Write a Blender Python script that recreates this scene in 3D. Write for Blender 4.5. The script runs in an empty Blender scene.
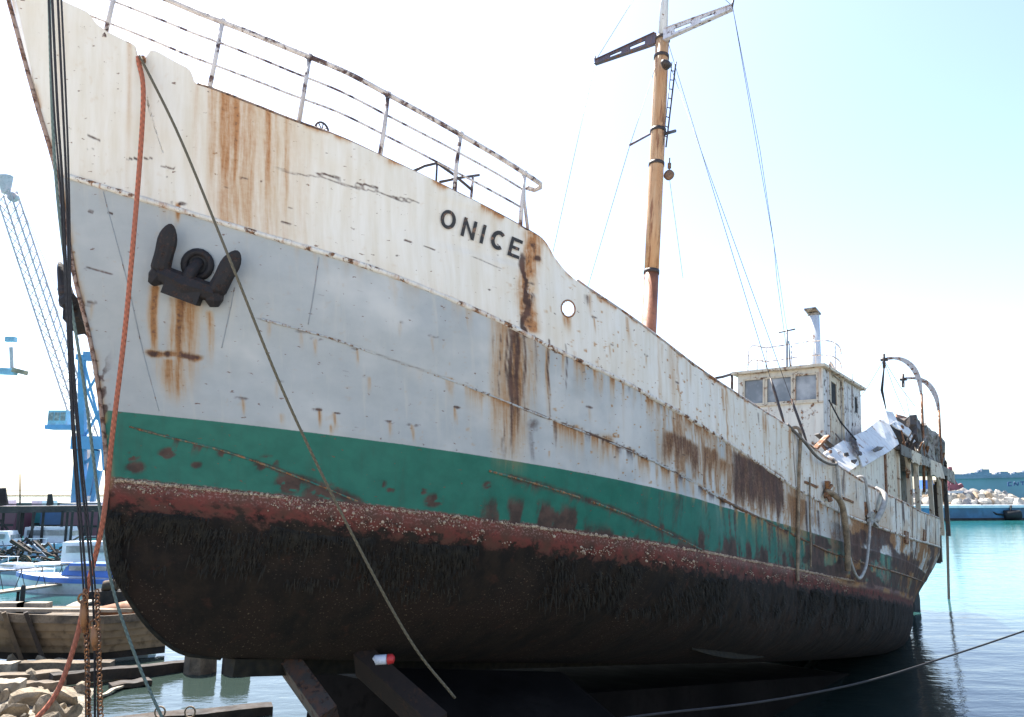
import bpy, bmesh, math, random
import numpy as np
from mathutils import Vector, Matrix
random.seed(7); RNG = np.random.default_rng(11)
scene = bpy.context.scene
COL = scene.collection

# ------------------------------------------------------------------ camera, sky, sun, exposure
CAM_H = 5.33                      # camera height over the water (z = 0)
PITCH = math.radians(9.4)
cam_data = bpy.data.cameras.new("camera"); cam = bpy.data.objects.new("camera", cam_data); COL.objects.link(cam)
cam_data.sensor_width = 36.0; cam_data.lens = 28.125; cam_data.clip_end = 20000; cam_data.clip_start = 0.05
cam.location = (0, 0, CAM_H); cam.rotation_euler = (math.pi / 2 + PITCH, 0, 0)
scene.camera = cam

SUN_ELEV, SUN_AZ = math.radians(56), math.radians(-30)     # azimuth from +Y, negative = to the left
world = bpy.data.worlds.new("World"); scene.world = world; world.use_nodes = True
wn = world.node_tree; sky = wn.nodes.new("ShaderNodeTexSky"); sky.sky_type = 'NISHITA'; sky.sun_disc = False
sky.sun_elevation = SUN_ELEV; sky.sun_rotation = SUN_AZ; sky.air_density = 0.85; sky.dust_density = 1.3; sky.ozone_density = 1.2
wn.nodes["Background"].inputs[1].default_value = 0.12
wn.links.new(sky.outputs[0], wn.nodes["Background"].inputs[0])
sun_data = bpy.data.lights.new("sun", 'SUN'); sun_data.energy = 5.0; sun_data.angle = math.radians(0.55); sun_data.color = (1.0, 0.95, 0.87)
sun = bpy.data.objects.new("sun", sun_data); COL.objects.link(sun); sun.location = (0, 0, 60)
to_sun = Vector((math.sin(SUN_AZ) * math.cos(SUN_ELEV), math.cos(SUN_AZ) * math.cos(SUN_ELEV), math.sin(SUN_ELEV)))
sun.rotation_euler = to_sun.to_track_quat('Z', 'Y').to_euler()
vs = scene.view_settings
vs.view_transform = 'Standard'; vs.look = 'None'; vs.gamma = 1.0; vs.exposure = 1.6; vs.use_curve_mapping = False
scene.cycles.max_bounces = 6

def at(px, py, d):
    """world point seen d metres deep along the lens axis at a photo position"""
    a = (px - 512.0) / 800.0; b = -(py - 358.5) / 800.0
    return Vector((a * d, (math.cos(PITCH) - b * math.sin(PITCH)) * d, CAM_H + (math.sin(PITCH) + b * math.cos(PITCH)) * d))
def on_z(px, py, z=0.0):
    b = -(py - 358.5) / 800.0
    return at(px, py, (z - CAM_H) / (math.sin(PITCH) + b * math.cos(PITCH)))

# ------------------------------------------------------------------ node helpers and materials
def newmat(name):
    m = bpy.data.materials.new(name); m.use_nodes = True
    nt = m.node_tree; return m, nt, nt.nodes["Principled BSDF"]
class NT:
    def __init__(s, nt): s.nt = nt
    def n(s, t, **k):
        nd = s.nt.nodes.new(t)
        for a, b in k.items(): setattr(nd, a, b)
        return nd
    def link(s, a, b): s.nt.links.new(a, b)
    def put(s, sock, v):
        if isinstance(v, bpy.types.NodeSocket): s.link(v, sock)
        else:
            if isinstance(v, (tuple, list)) and len(v) == 3 and sock.type == 'RGBA': v = (*v, 1)
            sock.default_value = v
    def math(s, op, a, b=0.0, c=0.0, clamp=False):
        nd = s.n("ShaderNodeMath", operation=op); nd.use_clamp = clamp
        s.put(nd.inputs[0], a); s.put(nd.inputs[1], b); s.put(nd.inputs[2], c); return nd.outputs[0]
    def mix(s, f, a, b, mode='MIX'):
        nd = s.n("ShaderNodeMix", data_type='RGBA', blend_type=mode); nd.clamp_factor = True
        s.put(nd.inputs[0], f); s.put(nd.inputs[6], a); s.put(nd.inputs[7], b); return nd.outputs[2]
    def noise(s, vec, scale=5, detail=3, rough=.55, lo=None, hi=None, dist=0.0):
        nd = s.n("ShaderNodeTexNoise"); nd.inputs["Scale"].default_value = scale; nd.inputs["Detail"].default_value = detail
        nd.inputs["Roughness"].default_value = rough; nd.inputs["Distortion"].default_value = dist
        if vec is not None: s.link(vec, nd.inputs["Vector"])
        o = nd.outputs["Fac"]
        if lo is not None: o = s.remap(o, lo, hi)
        return o
    def remap(s, v, lo, hi, a=0.0, b=1.0, smooth=True):
        nd = s.n("ShaderNodeMapRange"); nd.clamp = True; nd.interpolation_type = 'SMOOTHSTEP' if smooth else 'LINEAR'
        s.put(nd.inputs[0], v); s.put(nd.inputs[1], lo); s.put(nd.inputs[2], hi); s.put(nd.inputs[3], a); s.put(nd.inputs[4], b)
        return nd.outputs[0]
    def scale(s, vec, xyz, off=(0, 0, 0)):
        nd = s.n("ShaderNodeMapping"); s.link(vec, nd.inputs[0]); nd.inputs["Scale"].default_value = xyz; nd.inputs["Location"].default_value = off
        return nd.outputs[0]
    def coord(s, which="Object"):
        return s.n("ShaderNodeTexCoord").outputs[which]
    def bump(s, h, strength=.3, dist=.01, normal=None):
        nd = s.n("ShaderNodeBump"); nd.inputs["Strength"].default_value = strength; nd.inputs["Distance"].default_value = dist
        s.link(h, nd.inputs["Height"])
        if normal is not None: s.link(normal, nd.inputs["Normal"])
        return nd.outputs[0]

MATS = {}
def plain(name, col, rough=.7, metal=0.0, var=.25, scale=6.0, bump=.15, dist=.008, col2=None):
    """one colour broken by mottling"""
    m, nt, b = newmat(name); N = NT(nt); c = N.coord()
    f = N.noise(c, scale, 5, .6, .3, .7)
    d = col2 if col2 else tuple(x * (1 - var * 1.6) for x in col)
    hi = tuple(min(1, x * (1 + var * .6)) for x in col)
    base = N.mix(f, d, hi)
    base = N.mix(N.noise(c, scale * 7, 3, .6, .45, .75), base, tuple(x * (1 - var) for x in col))
    N.link(base, b.inputs["Base Color"]); b.inputs["Metallic"].default_value = metal
    N.link(N.remap(N.noise(c, scale * 2, 3), .3, .7, max(.05, rough - .12), min(1, rough + .12)), b.inputs["Roughness"])
    N.link(N.bump(N.noise(c, scale * 5, 4), bump, dist), b.inputs["Normal"])
    MATS[name] = m; return m
def rusty(name, paint, amount=.5, scale=3.0, streak=True, dark=(.055, .03, .022), orange=(.36, .15, .05), rough=.55):
    """weathered paint on steel: streaked grime, stain, bare rust"""
    m, nt, b = newmat(name); N = NT(nt); c = N.coord()
    st = N.scale(c, (scale * 3, scale * 3, scale * .35))
    lo = .68 - .32 * amount
    grime = N.noise(st, 1.6, 4, .6, .35, .8)
    stain = N.noise(st, 1.0, 5, .62, lo, lo + .22)
    bare = N.noise(c, scale * 2.2, 6, .65, lo + .03, lo + .12)
    base = N.mix(N.math('MULTIPLY', grime, .45), paint, tuple(x * .55 for x in paint))
    base = N.mix(N.math('MULTIPLY', stain, .8), base, orange)
    rustc = N.mix(N.noise(c, scale * 9, 4, .6, .35, .7), dark, orange)
    base = N.mix(bare, base, rustc)
    N.link(base, b.inputs["Base Color"])
    N.link(N.remap(bare, 0, 1, rough, .9), b.inputs["Roughness"])
    h = N.math('ADD', N.math('MULTIPLY', bare, -.6), N.math('MULTIPLY', N.noise(c, scale * 12, 4), .5))
    N.link(N.bump(h, .4, .006), b.inputs["Normal"])
    MATS[name] = m; return m
rusty('white_steel', (.66, .65, .62), .35)
rusty('white_plate', (.70, .70, .68), .40, 1.2)
rusty('cream_steel', (.64, .55, .41), .52, 2.0)
rusty('cream_wall', (.70, .65, .55), .42, 1.6)
rusty('side_wall', (.62, .60, .57), .56, 2.2, dark=(.03, .024, .022), orange=(.2, .13, .09))
rusty('rail_paint', (.60, .54, .50), .62, 2.6, dark=(.045, .028, .028), orange=(.15, .09, .08))
rusty('pipe_paint', (.66, .68, .70), .32, 2.0)
rusty('stem_paint', (.34, .24, .19), .75, 4.0, orange=(.22, .10, .06))
rusty('gunwale_paint', (.34, .31, .28), .7, 3.0)
rusty('edge_iron', (.20, .15, .12), .75, 3.0, dark=(.02, .016, .016), orange=(.22, .11, .06))
rusty('davit_paint', (.50, .46, .43), .6, 2.5)
rusty('rust_iron', (.16, .09, .06), .9, 3.0)
rusty('dark_iron', (.045, .035, .032), .5, 4.0, orange=(.13, .06, .03))
rusty('anchor_iron', (.0095, .008, .010), .5, 6.0, dark=(.006, .005, .005), orange=(.055, .026, .017), rough=.75)
rusty('yard_white', (.62, .60, .62), .5, 3.0, orange=(.2, .12, .12))
rusty('yard_dark', (.10, .08, .10), .5, 3.0)
rusty('burnt_and_shade', (.075, .065, .06), .6, 2.0, dark=(.02, .017, .015), orange=(.20, .14, .09))  # scorched steel, also used for painted shade in the deck house
rusty('burnt_edge', (.27, .24, .20), .6, 2.5, dark=(.04, .035, .03), orange=(.2, .15, .11))
plain('deck_steel', (.20, .19, .17), .85, scale=1.5)
plain('brown_board', (.30, .12, .045), .7, scale=3, var=.35)
plain('mast_red', (.36, .13, .06), .55, scale=2.5, var=.3)
plain('black_mark', (.018, .018, .02), .6, scale=8)
plain('block_wood', (.22, .13, .08), .7, scale=14)
plain('wire', (.10, .10, .11), .5, .6)
plain('rubber', (.018, .018, .02), .8)
plain('hose_grey', (.42, .40, .36), .7, scale=10)
plain('hose_brown', (.30, .22, .14), .75, scale=7, var=.4)
plain('hose_dark', (.15, .13, .11), .75, scale=7)
plain('barnacle', (.50, .40, .28), .9, scale=20, var=.5, col2=(.30, .20, .15))
plain('weed_dark', (.022, .018, .010), .95, scale=9, var=.5)
plain('quay_bounce_concrete', (.52, .49, .44), .9, scale=.3, var=.2)
plain('slip_shade', (.012, .010, .009), .9, scale=.8, var=.4)  # near-black colour stands in for the shade under the hull
plain('concrete', (.38, .36, .32), .9, scale=.8, var=.25)
plain('timber_grey', (.17, .13, .09), .9, scale=2.2, var=.45)
plain('timber_dark', (.045, .033, .024), .9, scale=2.2, var=.5)
plain('timber_pale', (.34, .29, .22), .85, scale=2.2, var=.35)
plain('boat_white', (.74, .76, .78), .35, scale=1.0, var=.10)
plain('boat_blue', (.05, .16, .50), .4, scale=1.0, var=.15)
plain('boat_pale_blue', (.35, .52, .68), .4, scale=1.0, var=.15)
plain('boat_red', (.30, .04, .04), .5, scale=1.0)
plain('pier_dark', (.045, .038, .034), .9, scale=1.0, var=.4)
plain('pier_deck', (.07, .06, .055), .9, scale=.6, var=.4)
plain('crane_blue_haze', (.17, .36, .60), .55, scale=.2, var=.2)  # blue lightened and greyed, distance haze put into the colour
plain('crane_pale_haze', (.62, .52, .52), .6, scale=.3, var=.2)  # paled so the colour itself carries the distance haze
plain('crane_cab', (.35, .58, .72), .4, scale=.4)
plain('shed_teal', (.06, .24, .25), .7, scale=.1)
plain('hull_maroon', (.20, .06, .08), .6, scale=.15, var=.3)
plain('hull_navy', (.06, .10, .22), .6, scale=.15, var=.3)
plain('quay_blue', (.07, .19, .32), .6, scale=.12, var=.45, col2=(.04, .07, .12))
plain('far_wall', (.24, .34, .39), .8, scale=.05, var=.12)
plain('far_grey', (.24, .28, .36), .9, scale=.1, var=.2)
plain('rock_pale', (.30, .24, .165), .95, scale=1.4, var=.35, bump=.6, dist=.04)
plain('rock_grey', (.17, .14, .105), .95, scale=1.6, var=.35, bump=.6, dist=.04)
plain('rock_brown', (.17, .09, .06), .95, scale=1.6, var=.35, bump=.6, dist=.04)
plain('boulder_white', (.48, .44, .38), .95, scale=.4, var=.3, bump=.5, dist=.1)
plain('boulder_tan', (.42, .32, .22), .95, scale=.4, var=.3, bump=.5, dist=.1)
plain('boulder_grey', (.26, .25, .25), .95, scale=.4, var=.3, bump=.5, dist=.1)
plain('red_plastic', (.55, .03, .03), .4, scale=5, var=.15)
plain('white_plastic', (.62, .64, .70), .4, scale=5, var=.15)

def rope_mat(name, col, freq=60.0):
    m, nt, b = newmat(name); N = NT(nt); c = N.n("ShaderNodeAttribute", attribute_name="along").outputs["Vector"]
    w = N.n("ShaderNodeTexWave", wave_type='BANDS', bands_direction='DIAGONAL'); w.inputs["Scale"].default_value = freq
    w.inputs["Distortion"].default_value = .6; N.link(c, w.inputs["Vector"])
    f = w.outputs["Fac"]
    base = N.mix(f, tuple(x * .45 for x in col), col)
    base = N.mix(N.noise(N.coord(), 3.0, 4, .6, .4, .75), base, tuple(x * .6 + .02 for x in col))
    N.link(base, b.inputs["Base Color"]); b.inputs["Roughness"].default_value = .85
    N.link(N.bump(f, .6, .006), b.inputs["Normal"]); MATS[name] = m
rope_mat('rope_orange', (.56, .17, .09), 3.0)
rope_mat('rope_olive', (.17, .14, .085), 3.0)
rope_mat('rope_teal', (.20, .27, .24), 3.0)
rope_mat('rope_black', (.035, .035, .042), 3.0)

def mast_mat():
    m, nt, b = newmat('mast_ochre'); N = NT(nt); c = N.coord()
    st = N.scale(c, (5, 5, .6))
    base = N.mix(N.noise(st, 1.5, 5, .6, .35, .7), (.52, .27, .12), (.62, .39, .21))
    base = N.mix(N.noise(N.scale(c, (9, 9, .9)), 1.5, 5, .65, .52, .66), base, (.30, .13, .055))
    N.link(base, b.inputs["Base Color"]); b.inputs["Roughness"].default_value = .6
    N.link(N.bump(N.noise(st, 4, 4), .3, .01), b.inputs["Normal"]); MATS['mast_ochre'] = m
mast_mat()
def glass_mat():
    m, nt, b = newmat('window_glass'); N = NT(nt); c = N.coord()
    N.link(N.mix(N.noise(c, 1.6, 3, .5, .4, .7), (.20, .21, .21), (.42, .42, .41)), b.inputs["Base Color"])  # pale base colour stands in for the sky reflected in the panes
    N.link(N.remap(N.noise(c, 3, 3), .3, .7, .08, .35), b.inputs["Roughness"]); b.inputs["IOR"].default_value = 1.5
    MATS['window_glass'] = m
glass_mat()
def water_mat():
    m, nt, b = newmat('sea_water'); N = NT(nt); c = N.coord()
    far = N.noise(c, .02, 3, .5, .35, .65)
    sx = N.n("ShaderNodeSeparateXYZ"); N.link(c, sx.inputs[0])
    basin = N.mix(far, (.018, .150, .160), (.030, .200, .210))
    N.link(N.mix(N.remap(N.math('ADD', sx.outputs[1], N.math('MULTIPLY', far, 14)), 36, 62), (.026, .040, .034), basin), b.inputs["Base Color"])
    b.inputs["Roughness"].default_value = .06; b.inputs["IOR"].default_value = 1.33
    n1 = N.noise(N.scale(c, (.5, 1.0, 1)), 1.1, 3, .5)
    n2 = N.noise(N.scale(c, (1, 1.5, 1)), 5.0, 3, .55, dist=.3)
    n3 = N.noise(N.scale(c, (.25, .7, 1)), .35, 2, .5)
    h = N.math('ADD', N.math('ADD', N.math('MULTIPLY', n1, 1.0), N.math('MULTIPLY', n2, .16)), N.math('MULTIPLY', n3, 1.5))
    N.link(N.bump(h, .34, .10), b.inputs["Normal"]); MATS['sea_water'] = m
water_mat()
def shore_mat():
    m, nt, b = newmat('shore_mud'); N = NT(nt); c = N.coord()
    base = N.mix(N.noise(c, 1.2, 5, .6, .35, .65), (.10, .085, .06), (.30, .26, .20))
    base = N.mix(N.noise(c, 9, 4, .6, .5, .7), base, (.45, .40, .32))
    N.link(base, b.inputs["Base Color"]); b.inputs["Roughness"].default_value = .9
    N.link(N.bump(N.noise(c, 6, 6, .7), .9, .08), b.inputs["Normal"]); MATS['shore_mud'] = m
shore_mat()

# ------------------------------------------------------------------ mesh helpers
def tag(o, label=None, cat=None, group=None, kind=None):
    if label: o['label'] = label
    if cat: o['category'] = cat
    if group: o['group'] = group
    if kind: o['kind'] = kind
    return o
def mesh_obj(name, V, F, mat, parent=None, smooth=False):
    me = bpy.data.meshes.new(name); me.from_pydata([tuple(v) for v in V], [], F)
    me.materials.append(MATS[mat]); me.validate()
    if smooth: me.polygons.foreach_set("use_smooth", [True] * len(me.polygons))
    o = bpy.data.objects.new(name, me); COL.objects.link(o)
    if parent: o.parent = parent
    return o
def empty(name, loc=(0, 0, 0)):
    o = bpy.data.objects.new(name, None); COL.objects.link(o); o.location = loc; o.empty_display_size = .3; return o

class MB:
    """collects shapes for one mesh"""
    def __init__(s): s.V = []; s.F = []; s.along = []
    def add(s, V, F):
        k = len(s.V); s.V += [Vector(v) for v in V]; s.F += [tuple(i + k for i in f) for f in F]; return s
    def box(s, a, b):
        x0, y0, z0 = a; x1, y1, z1 = b
        return s.add([(x0, y0, z0), (x1, y0, z0), (x1, y1, z0), (x0, y1, z0), (x0, y0, z1), (x1, y0, z1), (x1, y1, z1), (x0, y1, z1)],
                     [(3, 2, 1, 0), (4, 5, 6, 7), (0, 1, 5, 4), (1, 2, 6, 5), (2, 3, 7, 6), (3, 0, 4, 7)])
    def bar(s, p, q, w, h, up=(0, 0, 1), w2=None, h2=None):
        p = Vector(p); q = Vector(q); t = (q - p).normalized(); up = Vector(up)
        if abs(t.dot(up)) > .95: up = Vector((1, 0, 0))
        r = t.cross(up).normalized(); u = r.cross(t).normalized(); w2 = w if w2 is None else w2; h2 = h if h2 is None else h2
        V = [c + r * (a * ww / 2) + u * (b * hh / 2) for c, ww, hh in ((p, w, h), (q, w2, h2)) for a, b in ((-1, -1), (1, -1), (1, 1), (-1, 1))]
        return s.add(V, [(0, 1, 2, 3), (7, 6, 5, 4), (0, 4, 5, 1), (1, 5, 6, 2), (2, 6, 7, 3), (3, 7, 4, 0)])
    def tube(s, pts, rad, n=8, cap=True, closed=False):
        pts = [Vector(p) for p in pts]; m = len(pts); rads = rad if isinstance(rad, (list, tuple)) else [rad] * m
        k = len(s.V); prev = None; L = 0
        for i, p in enumerate(pts):
            if closed: t = (pts[(i + 1) % m] - pts[i - 1]).normalized()
            else: t = (pts[min(i + 1, m - 1)] - pts[max(i - 1, 0)]).normalized()
            if i: L += (p - pts[i - 1]).length
            if prev is None:
                a = Vector((0, 0, 1)) if abs(t.z) < .9 else Vector((1, 0, 0)); r = t.cross(a).normalized()
            else:
                r = (prev - t * prev.dot(t)).normalized()
            prev = r; u = t.cross(r)
            for j in range(n):
                an = 2 * math.pi * j / n; s.V.append(p + (r * math.cos(an) + u * math.sin(an)) * rads[i]); s.along.append((L * 3, j / n * .4189, 0))
        for i in range(m if closed else m - 1):
            a0 = k + i * n; b0 = k + ((i + 1) % m) * n
            for j in range(n): s.F.append((a0 + j, a0 + (j + 1) % n, b0 + (j + 1) % n, b0 + j))
        if cap and not closed:
            s.F.append(tuple(k + j for j in reversed(range(n)))); s.F.append(tuple(k + (m - 1) * n + j for j in range(n)))
        return s
    def prism(s, poly, origin, ex, ey, ez, thick):
        """2D outline in plane ex,ey thickened both ways along ez"""
        o = Vector(origin); ex = Vector(ex); ey = Vector(ey); ez = Vector(ez); n = len(poly)
        V = [o + ex * x + ey * y - ez * (thick / 2) for x, y in poly] + [o + ex * x + ey * y + ez * (thick / 2) for x, y in poly]
        F = [tuple(reversed(range(n))), tuple(range(n, 2 * n))] + [(i, (i + 1) % n, n + (i + 1) % n, n + i) for i in range(n)]
        return s.add(V, F)
    def build(s, name, mat, parent=None, smooth=False):
        o = mesh_obj(name, s.V, s.F, mat, parent, smooth)
        if len(s.along) == len(o.data.vertices) and s.along:
            a = o.data.attributes.new("along", 'FLOAT_VECTOR', 'POINT'); a.data.foreach_set("vector", np.array(s.along, np.float32).ravel())
        return o
def spline(pts, n=10):
    """Catmull-Rom through points"""
    P = [Vector(p) for p in pts]; P = [P[0] * 2 - P[1]] + P + [P[-1] * 2 - P[-2]]; out = []
    for i in range(1, len(P) - 2):
        a, b, c, d = P[i - 1:i + 3]
        for k in range(n):
            t = k / n; out.append(.5 * ((2 * b) + (c - a) * t + (2 * a - 5 * b + 4 * c - d) * t * t + (3 * b - a - 3 * c + d) * t ** 3))
    return out + [P[-2]]
def circle(c, ex, ey, r, n=16): return [Vector(c) + Vector(ex) * (r * math.cos(2 * math.pi * i / n)) + Vector(ey) * (r * math.sin(2 * math.pi * i / n)) for i in range(n)]

# ------------------------------------------------------------------ ship frame and hull form
A = Vector((0.62880123, 0.76456069, -0.14161908)); P = Vector((0.77234498, -0.6352033, 0)); U = Vector((0.08995691, 0.10937879, 0.98992123))
STEM = Vector((-4.856875, 9.47231957, 0.9482461 + CAM_H)); KEEL = 2.83
ship = empty("cargo_ship")
M = Matrix((( A.x, -P.x, U.x, 0), (A.y, -P.y, U.y, 0), (A.z, -P.z, U.z, 0), (0, 0, 0, 1)))
M.translation = STEM - U * KEEL
ship.matrix_world = M
tag(ship, "rusty white, grey and green wrecked cargo ship aground with its bow raised", "ship")
def L(s, b, u): return Vector((s, -b, u + KEEL))                     # aft, port, up -> ship's own axes
def W(s, b, u): return M @ L(s, b, u)

def pchip(xs, ys):
    xs = np.array(xs, float); ys = np.array(ys, float); h = np.diff(xs); d = np.diff(ys) / h; m = np.zeros_like(ys)
    m[1:-1] = np.where(d[:-1] * d[1:] > 0, 2 * d[:-1] * d[1:] / (d[:-1] + d[1:] + 1e-12), 0); m[0] = d[0]; m[-1] = d[-1]
    def f(x):
        x = np.clip(np.asarray(x, float), xs[0], xs[-1]); i = np.clip(np.searchsorted(xs, x, side='right') - 1, 0, len(h) - 1)
        t = (x - xs[i]) / h[i]; t2 = t * t; t3 = t2 * t
        return (2 * t3 - 3 * t2 + 1) * ys[i] + (t3 - 2 * t2 + t) * h[i] * m[i] + (-2 * t3 + 3 * t2) * ys[i + 1] + (t3 - t2) * h[i] * m[i + 1]
    return f
s_stem = pchip([-2.83, -2.76, -2.62, -2.36, -2.05, -1.84, -1.62, -.68, .11, .78, 1.43, 2.63, 3.38, 4.34, 5.3],
               [2.6, 1.72, 1.38, 1.03, .73, .56, .44, .21, -.05, -.32, -.64, -1.14, -1.55, -2.05, -2.55])
s_end = pchip([-2.83, -1, -.5, 0, .6, 1.2, 2.5, 4.5], [34.4, 34.9, 35.6, 36.5, 37.3, 37.7, 38.0, 38.2])
def half_breadth(s, u):
    s = np.asarray(s, float); u = np.asarray(u, float)
    lb = np.interp(u, [-2.83, -2, -1, 0], [12, 10, 8.5, 8.0]); pb = np.interp(u, [-2.83, -1, 0], [1.9, 2.2, 2.3])
    ps = np.interp(u, [-2.8, -1, 0, 1], [1.5, 1.5, 1.5, 1.6]); es = np.interp(u, [-2.8, -1, 0, 1], [.92, .98, .88, .78])
    g = 1 - (1 - np.clip((s - s_stem(u)) / lb, 0, 1)) ** pb
    k = (1 - (1 - np.clip((s_end(u) - s) / 18, 0, 1)) ** ps) ** es
    q = np.clip((-1 - u) / 1.83, 0, .9999)
    return 3.9 * (1 - q ** 3) ** (1 / 3.) * g * k
sheer = pchip([-2.6, -2.035, -1.34, -.85, -.379, -.244, .125, .549, .975, 1.554, 2.388, 3.358, 3.66, 3.906, 4.308, 4.796, 7.541, 9.584, 11.272, 12.424, 14.637, 17.537, 21.4, 25.887, 32, 37.5],
              [4.60, 4.44, 4.19, 3.97, 3.75, 3.727, 3.643, 3.55, 3.485, 3.355, 3.19, 3.015, 2.955, 2.761, 2.57, 2.462, 2.1, 1.995, 1.93, 1.80, 1.633, 1.534, 1.56, 1.87, 2.45, 2.85])
# bulwark raised at the bow, a mooring notch cut in it, then the step down to the rail
cut_s = np.array([-2.6, -2.0, -1.45, -1.40, -1.34, -1.231, -1.008, -.965, -.95, -.94, -.90, -.87, -.862, -.85, -.80, -.506, -.47, -.43, -.40, -.379, 60])
cut_u = np.array([.10, .10, .10, .075, .033, .01, .02, .02, -.03, -.10, -.115, -.10, -.02, .05, .08, .11, .10, .06, .01, 0, 0])
strake = pchip([-1.3, -1.0, -.487, -.04, .662, 1.75, 2.748, 3.476, 4.205, 5.39, 6.267, 8.512, 10.962, 12.005, 15.535, 19.479, 24.491, 32, 37.5],
               [2.62, 2.563, 2.437, 2.339, 2.206, 2.04, 1.847, 1.701, 1.545, 1.399, 1.30, 1.11, .857, .76, .62, .64, .86, 1.35, 1.7])
seam_mid = pchip([.7, .983, 1.614, 2.37, 3.091, 4.254, 5.995, 8.532, 11.4, 14.245, 18, 26, 34], [1.28, 1.229, 1.131, .969, .845, .636, .421, .112, -.12, -.308, -.36, -.25, .2])
seam_low = pchip([.2, .513, 1.042, 1.819, 2.5], [-.15, -.221, -.32, -.541, -.76])
seam_low_aft = pchip([3.6, 4.407, 5.778, 7.9], [-.16, -.249, -.429, -.78])
def hull_normal(s, u):
    e = .01; bs = (half_breadth(s + e, u) - half_breadth(s - e, u)) / (2 * e); bu = (half_breadth(s, u + e) - half_breadth(s, u - e)) / (2 * e)
    n = Vector((-float(bs), 1, -float(bu))).normalized(); return Vector((n.x, -n.y, n.z))
def skin(s, u, off=0.0):
    p = L(s, float(half_breadth(s, u)), u); return p + hull_normal(s, u) * off if off else p

TAB = {}
def vnoise(x, y, seed):
    """smooth value noise"""
    T = TAB.get(seed)
    if T is None: T = TAB[seed] = np.random.default_rng(seed).random((256, 256))
    xi = np.floor(x).astype(int); yi = np.floor(y).astype(int); fx = x - xi; fy = y - yi
    fx = fx * fx * (3 - 2 * fx); fy = fy * fy * (3 - 2 * fy); g = lambda i, j: T[i % 256, j % 256]
    return (g(xi, yi) * (1 - fx) + g(xi + 1, yi) * fx) * (1 - fy) + (g(xi, yi + 1) * (1 - fx) + g(xi + 1, yi + 1) * fx) * fy
def fnoise(x, y, seed, o=3):
    t = 0; a = .5; w = 0
    for k in range(o): t = t + a * vnoise(x * 2 ** k, y * 2 ** k, seed + k); w += a; a *= .55
    return t / w
sst = lambda a, b, x: (lambda t: t * t * (3 - 2 * t))(np.clip((x - a) / (b - a), 0, 1))

def hull_grid(NT_, NV, side):
    t = np.linspace(0, 1, NT_) ** 1.75; v = np.linspace(0, 1, NV); T, Vv = np.meshgrid(t, v, indexing='ij')
    s = T * 36; u = np.zeros_like(s)
    def urow(top): return np.where(Vv < .14, -KEEL + Vv / .14 * (KEEL - 1.2), -1.2 + (Vv - .14) / .86 * (top + 1.2))
    for _ in range(14):
        u = urow(sheer(s)); s = s_stem(u) + T * (s_end(u) - s_stem(u))
    stop = s[:, -1]
    cut = np.interp(stop, cut_s, cut_u)[:, None] * sst(.78, 1.0, Vv)
    u2 = u + cut; s2 = s_stem(u2) + T * (s_end(u2) - s_stem(u2)) if True else s
    s2 = np.where(Vv > .78, s, s2)                                   # keep columns straight through the notch
    s2 = np.maximum(s2, s_stem(u2))
    return T, Vv, s2, u2

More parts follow.
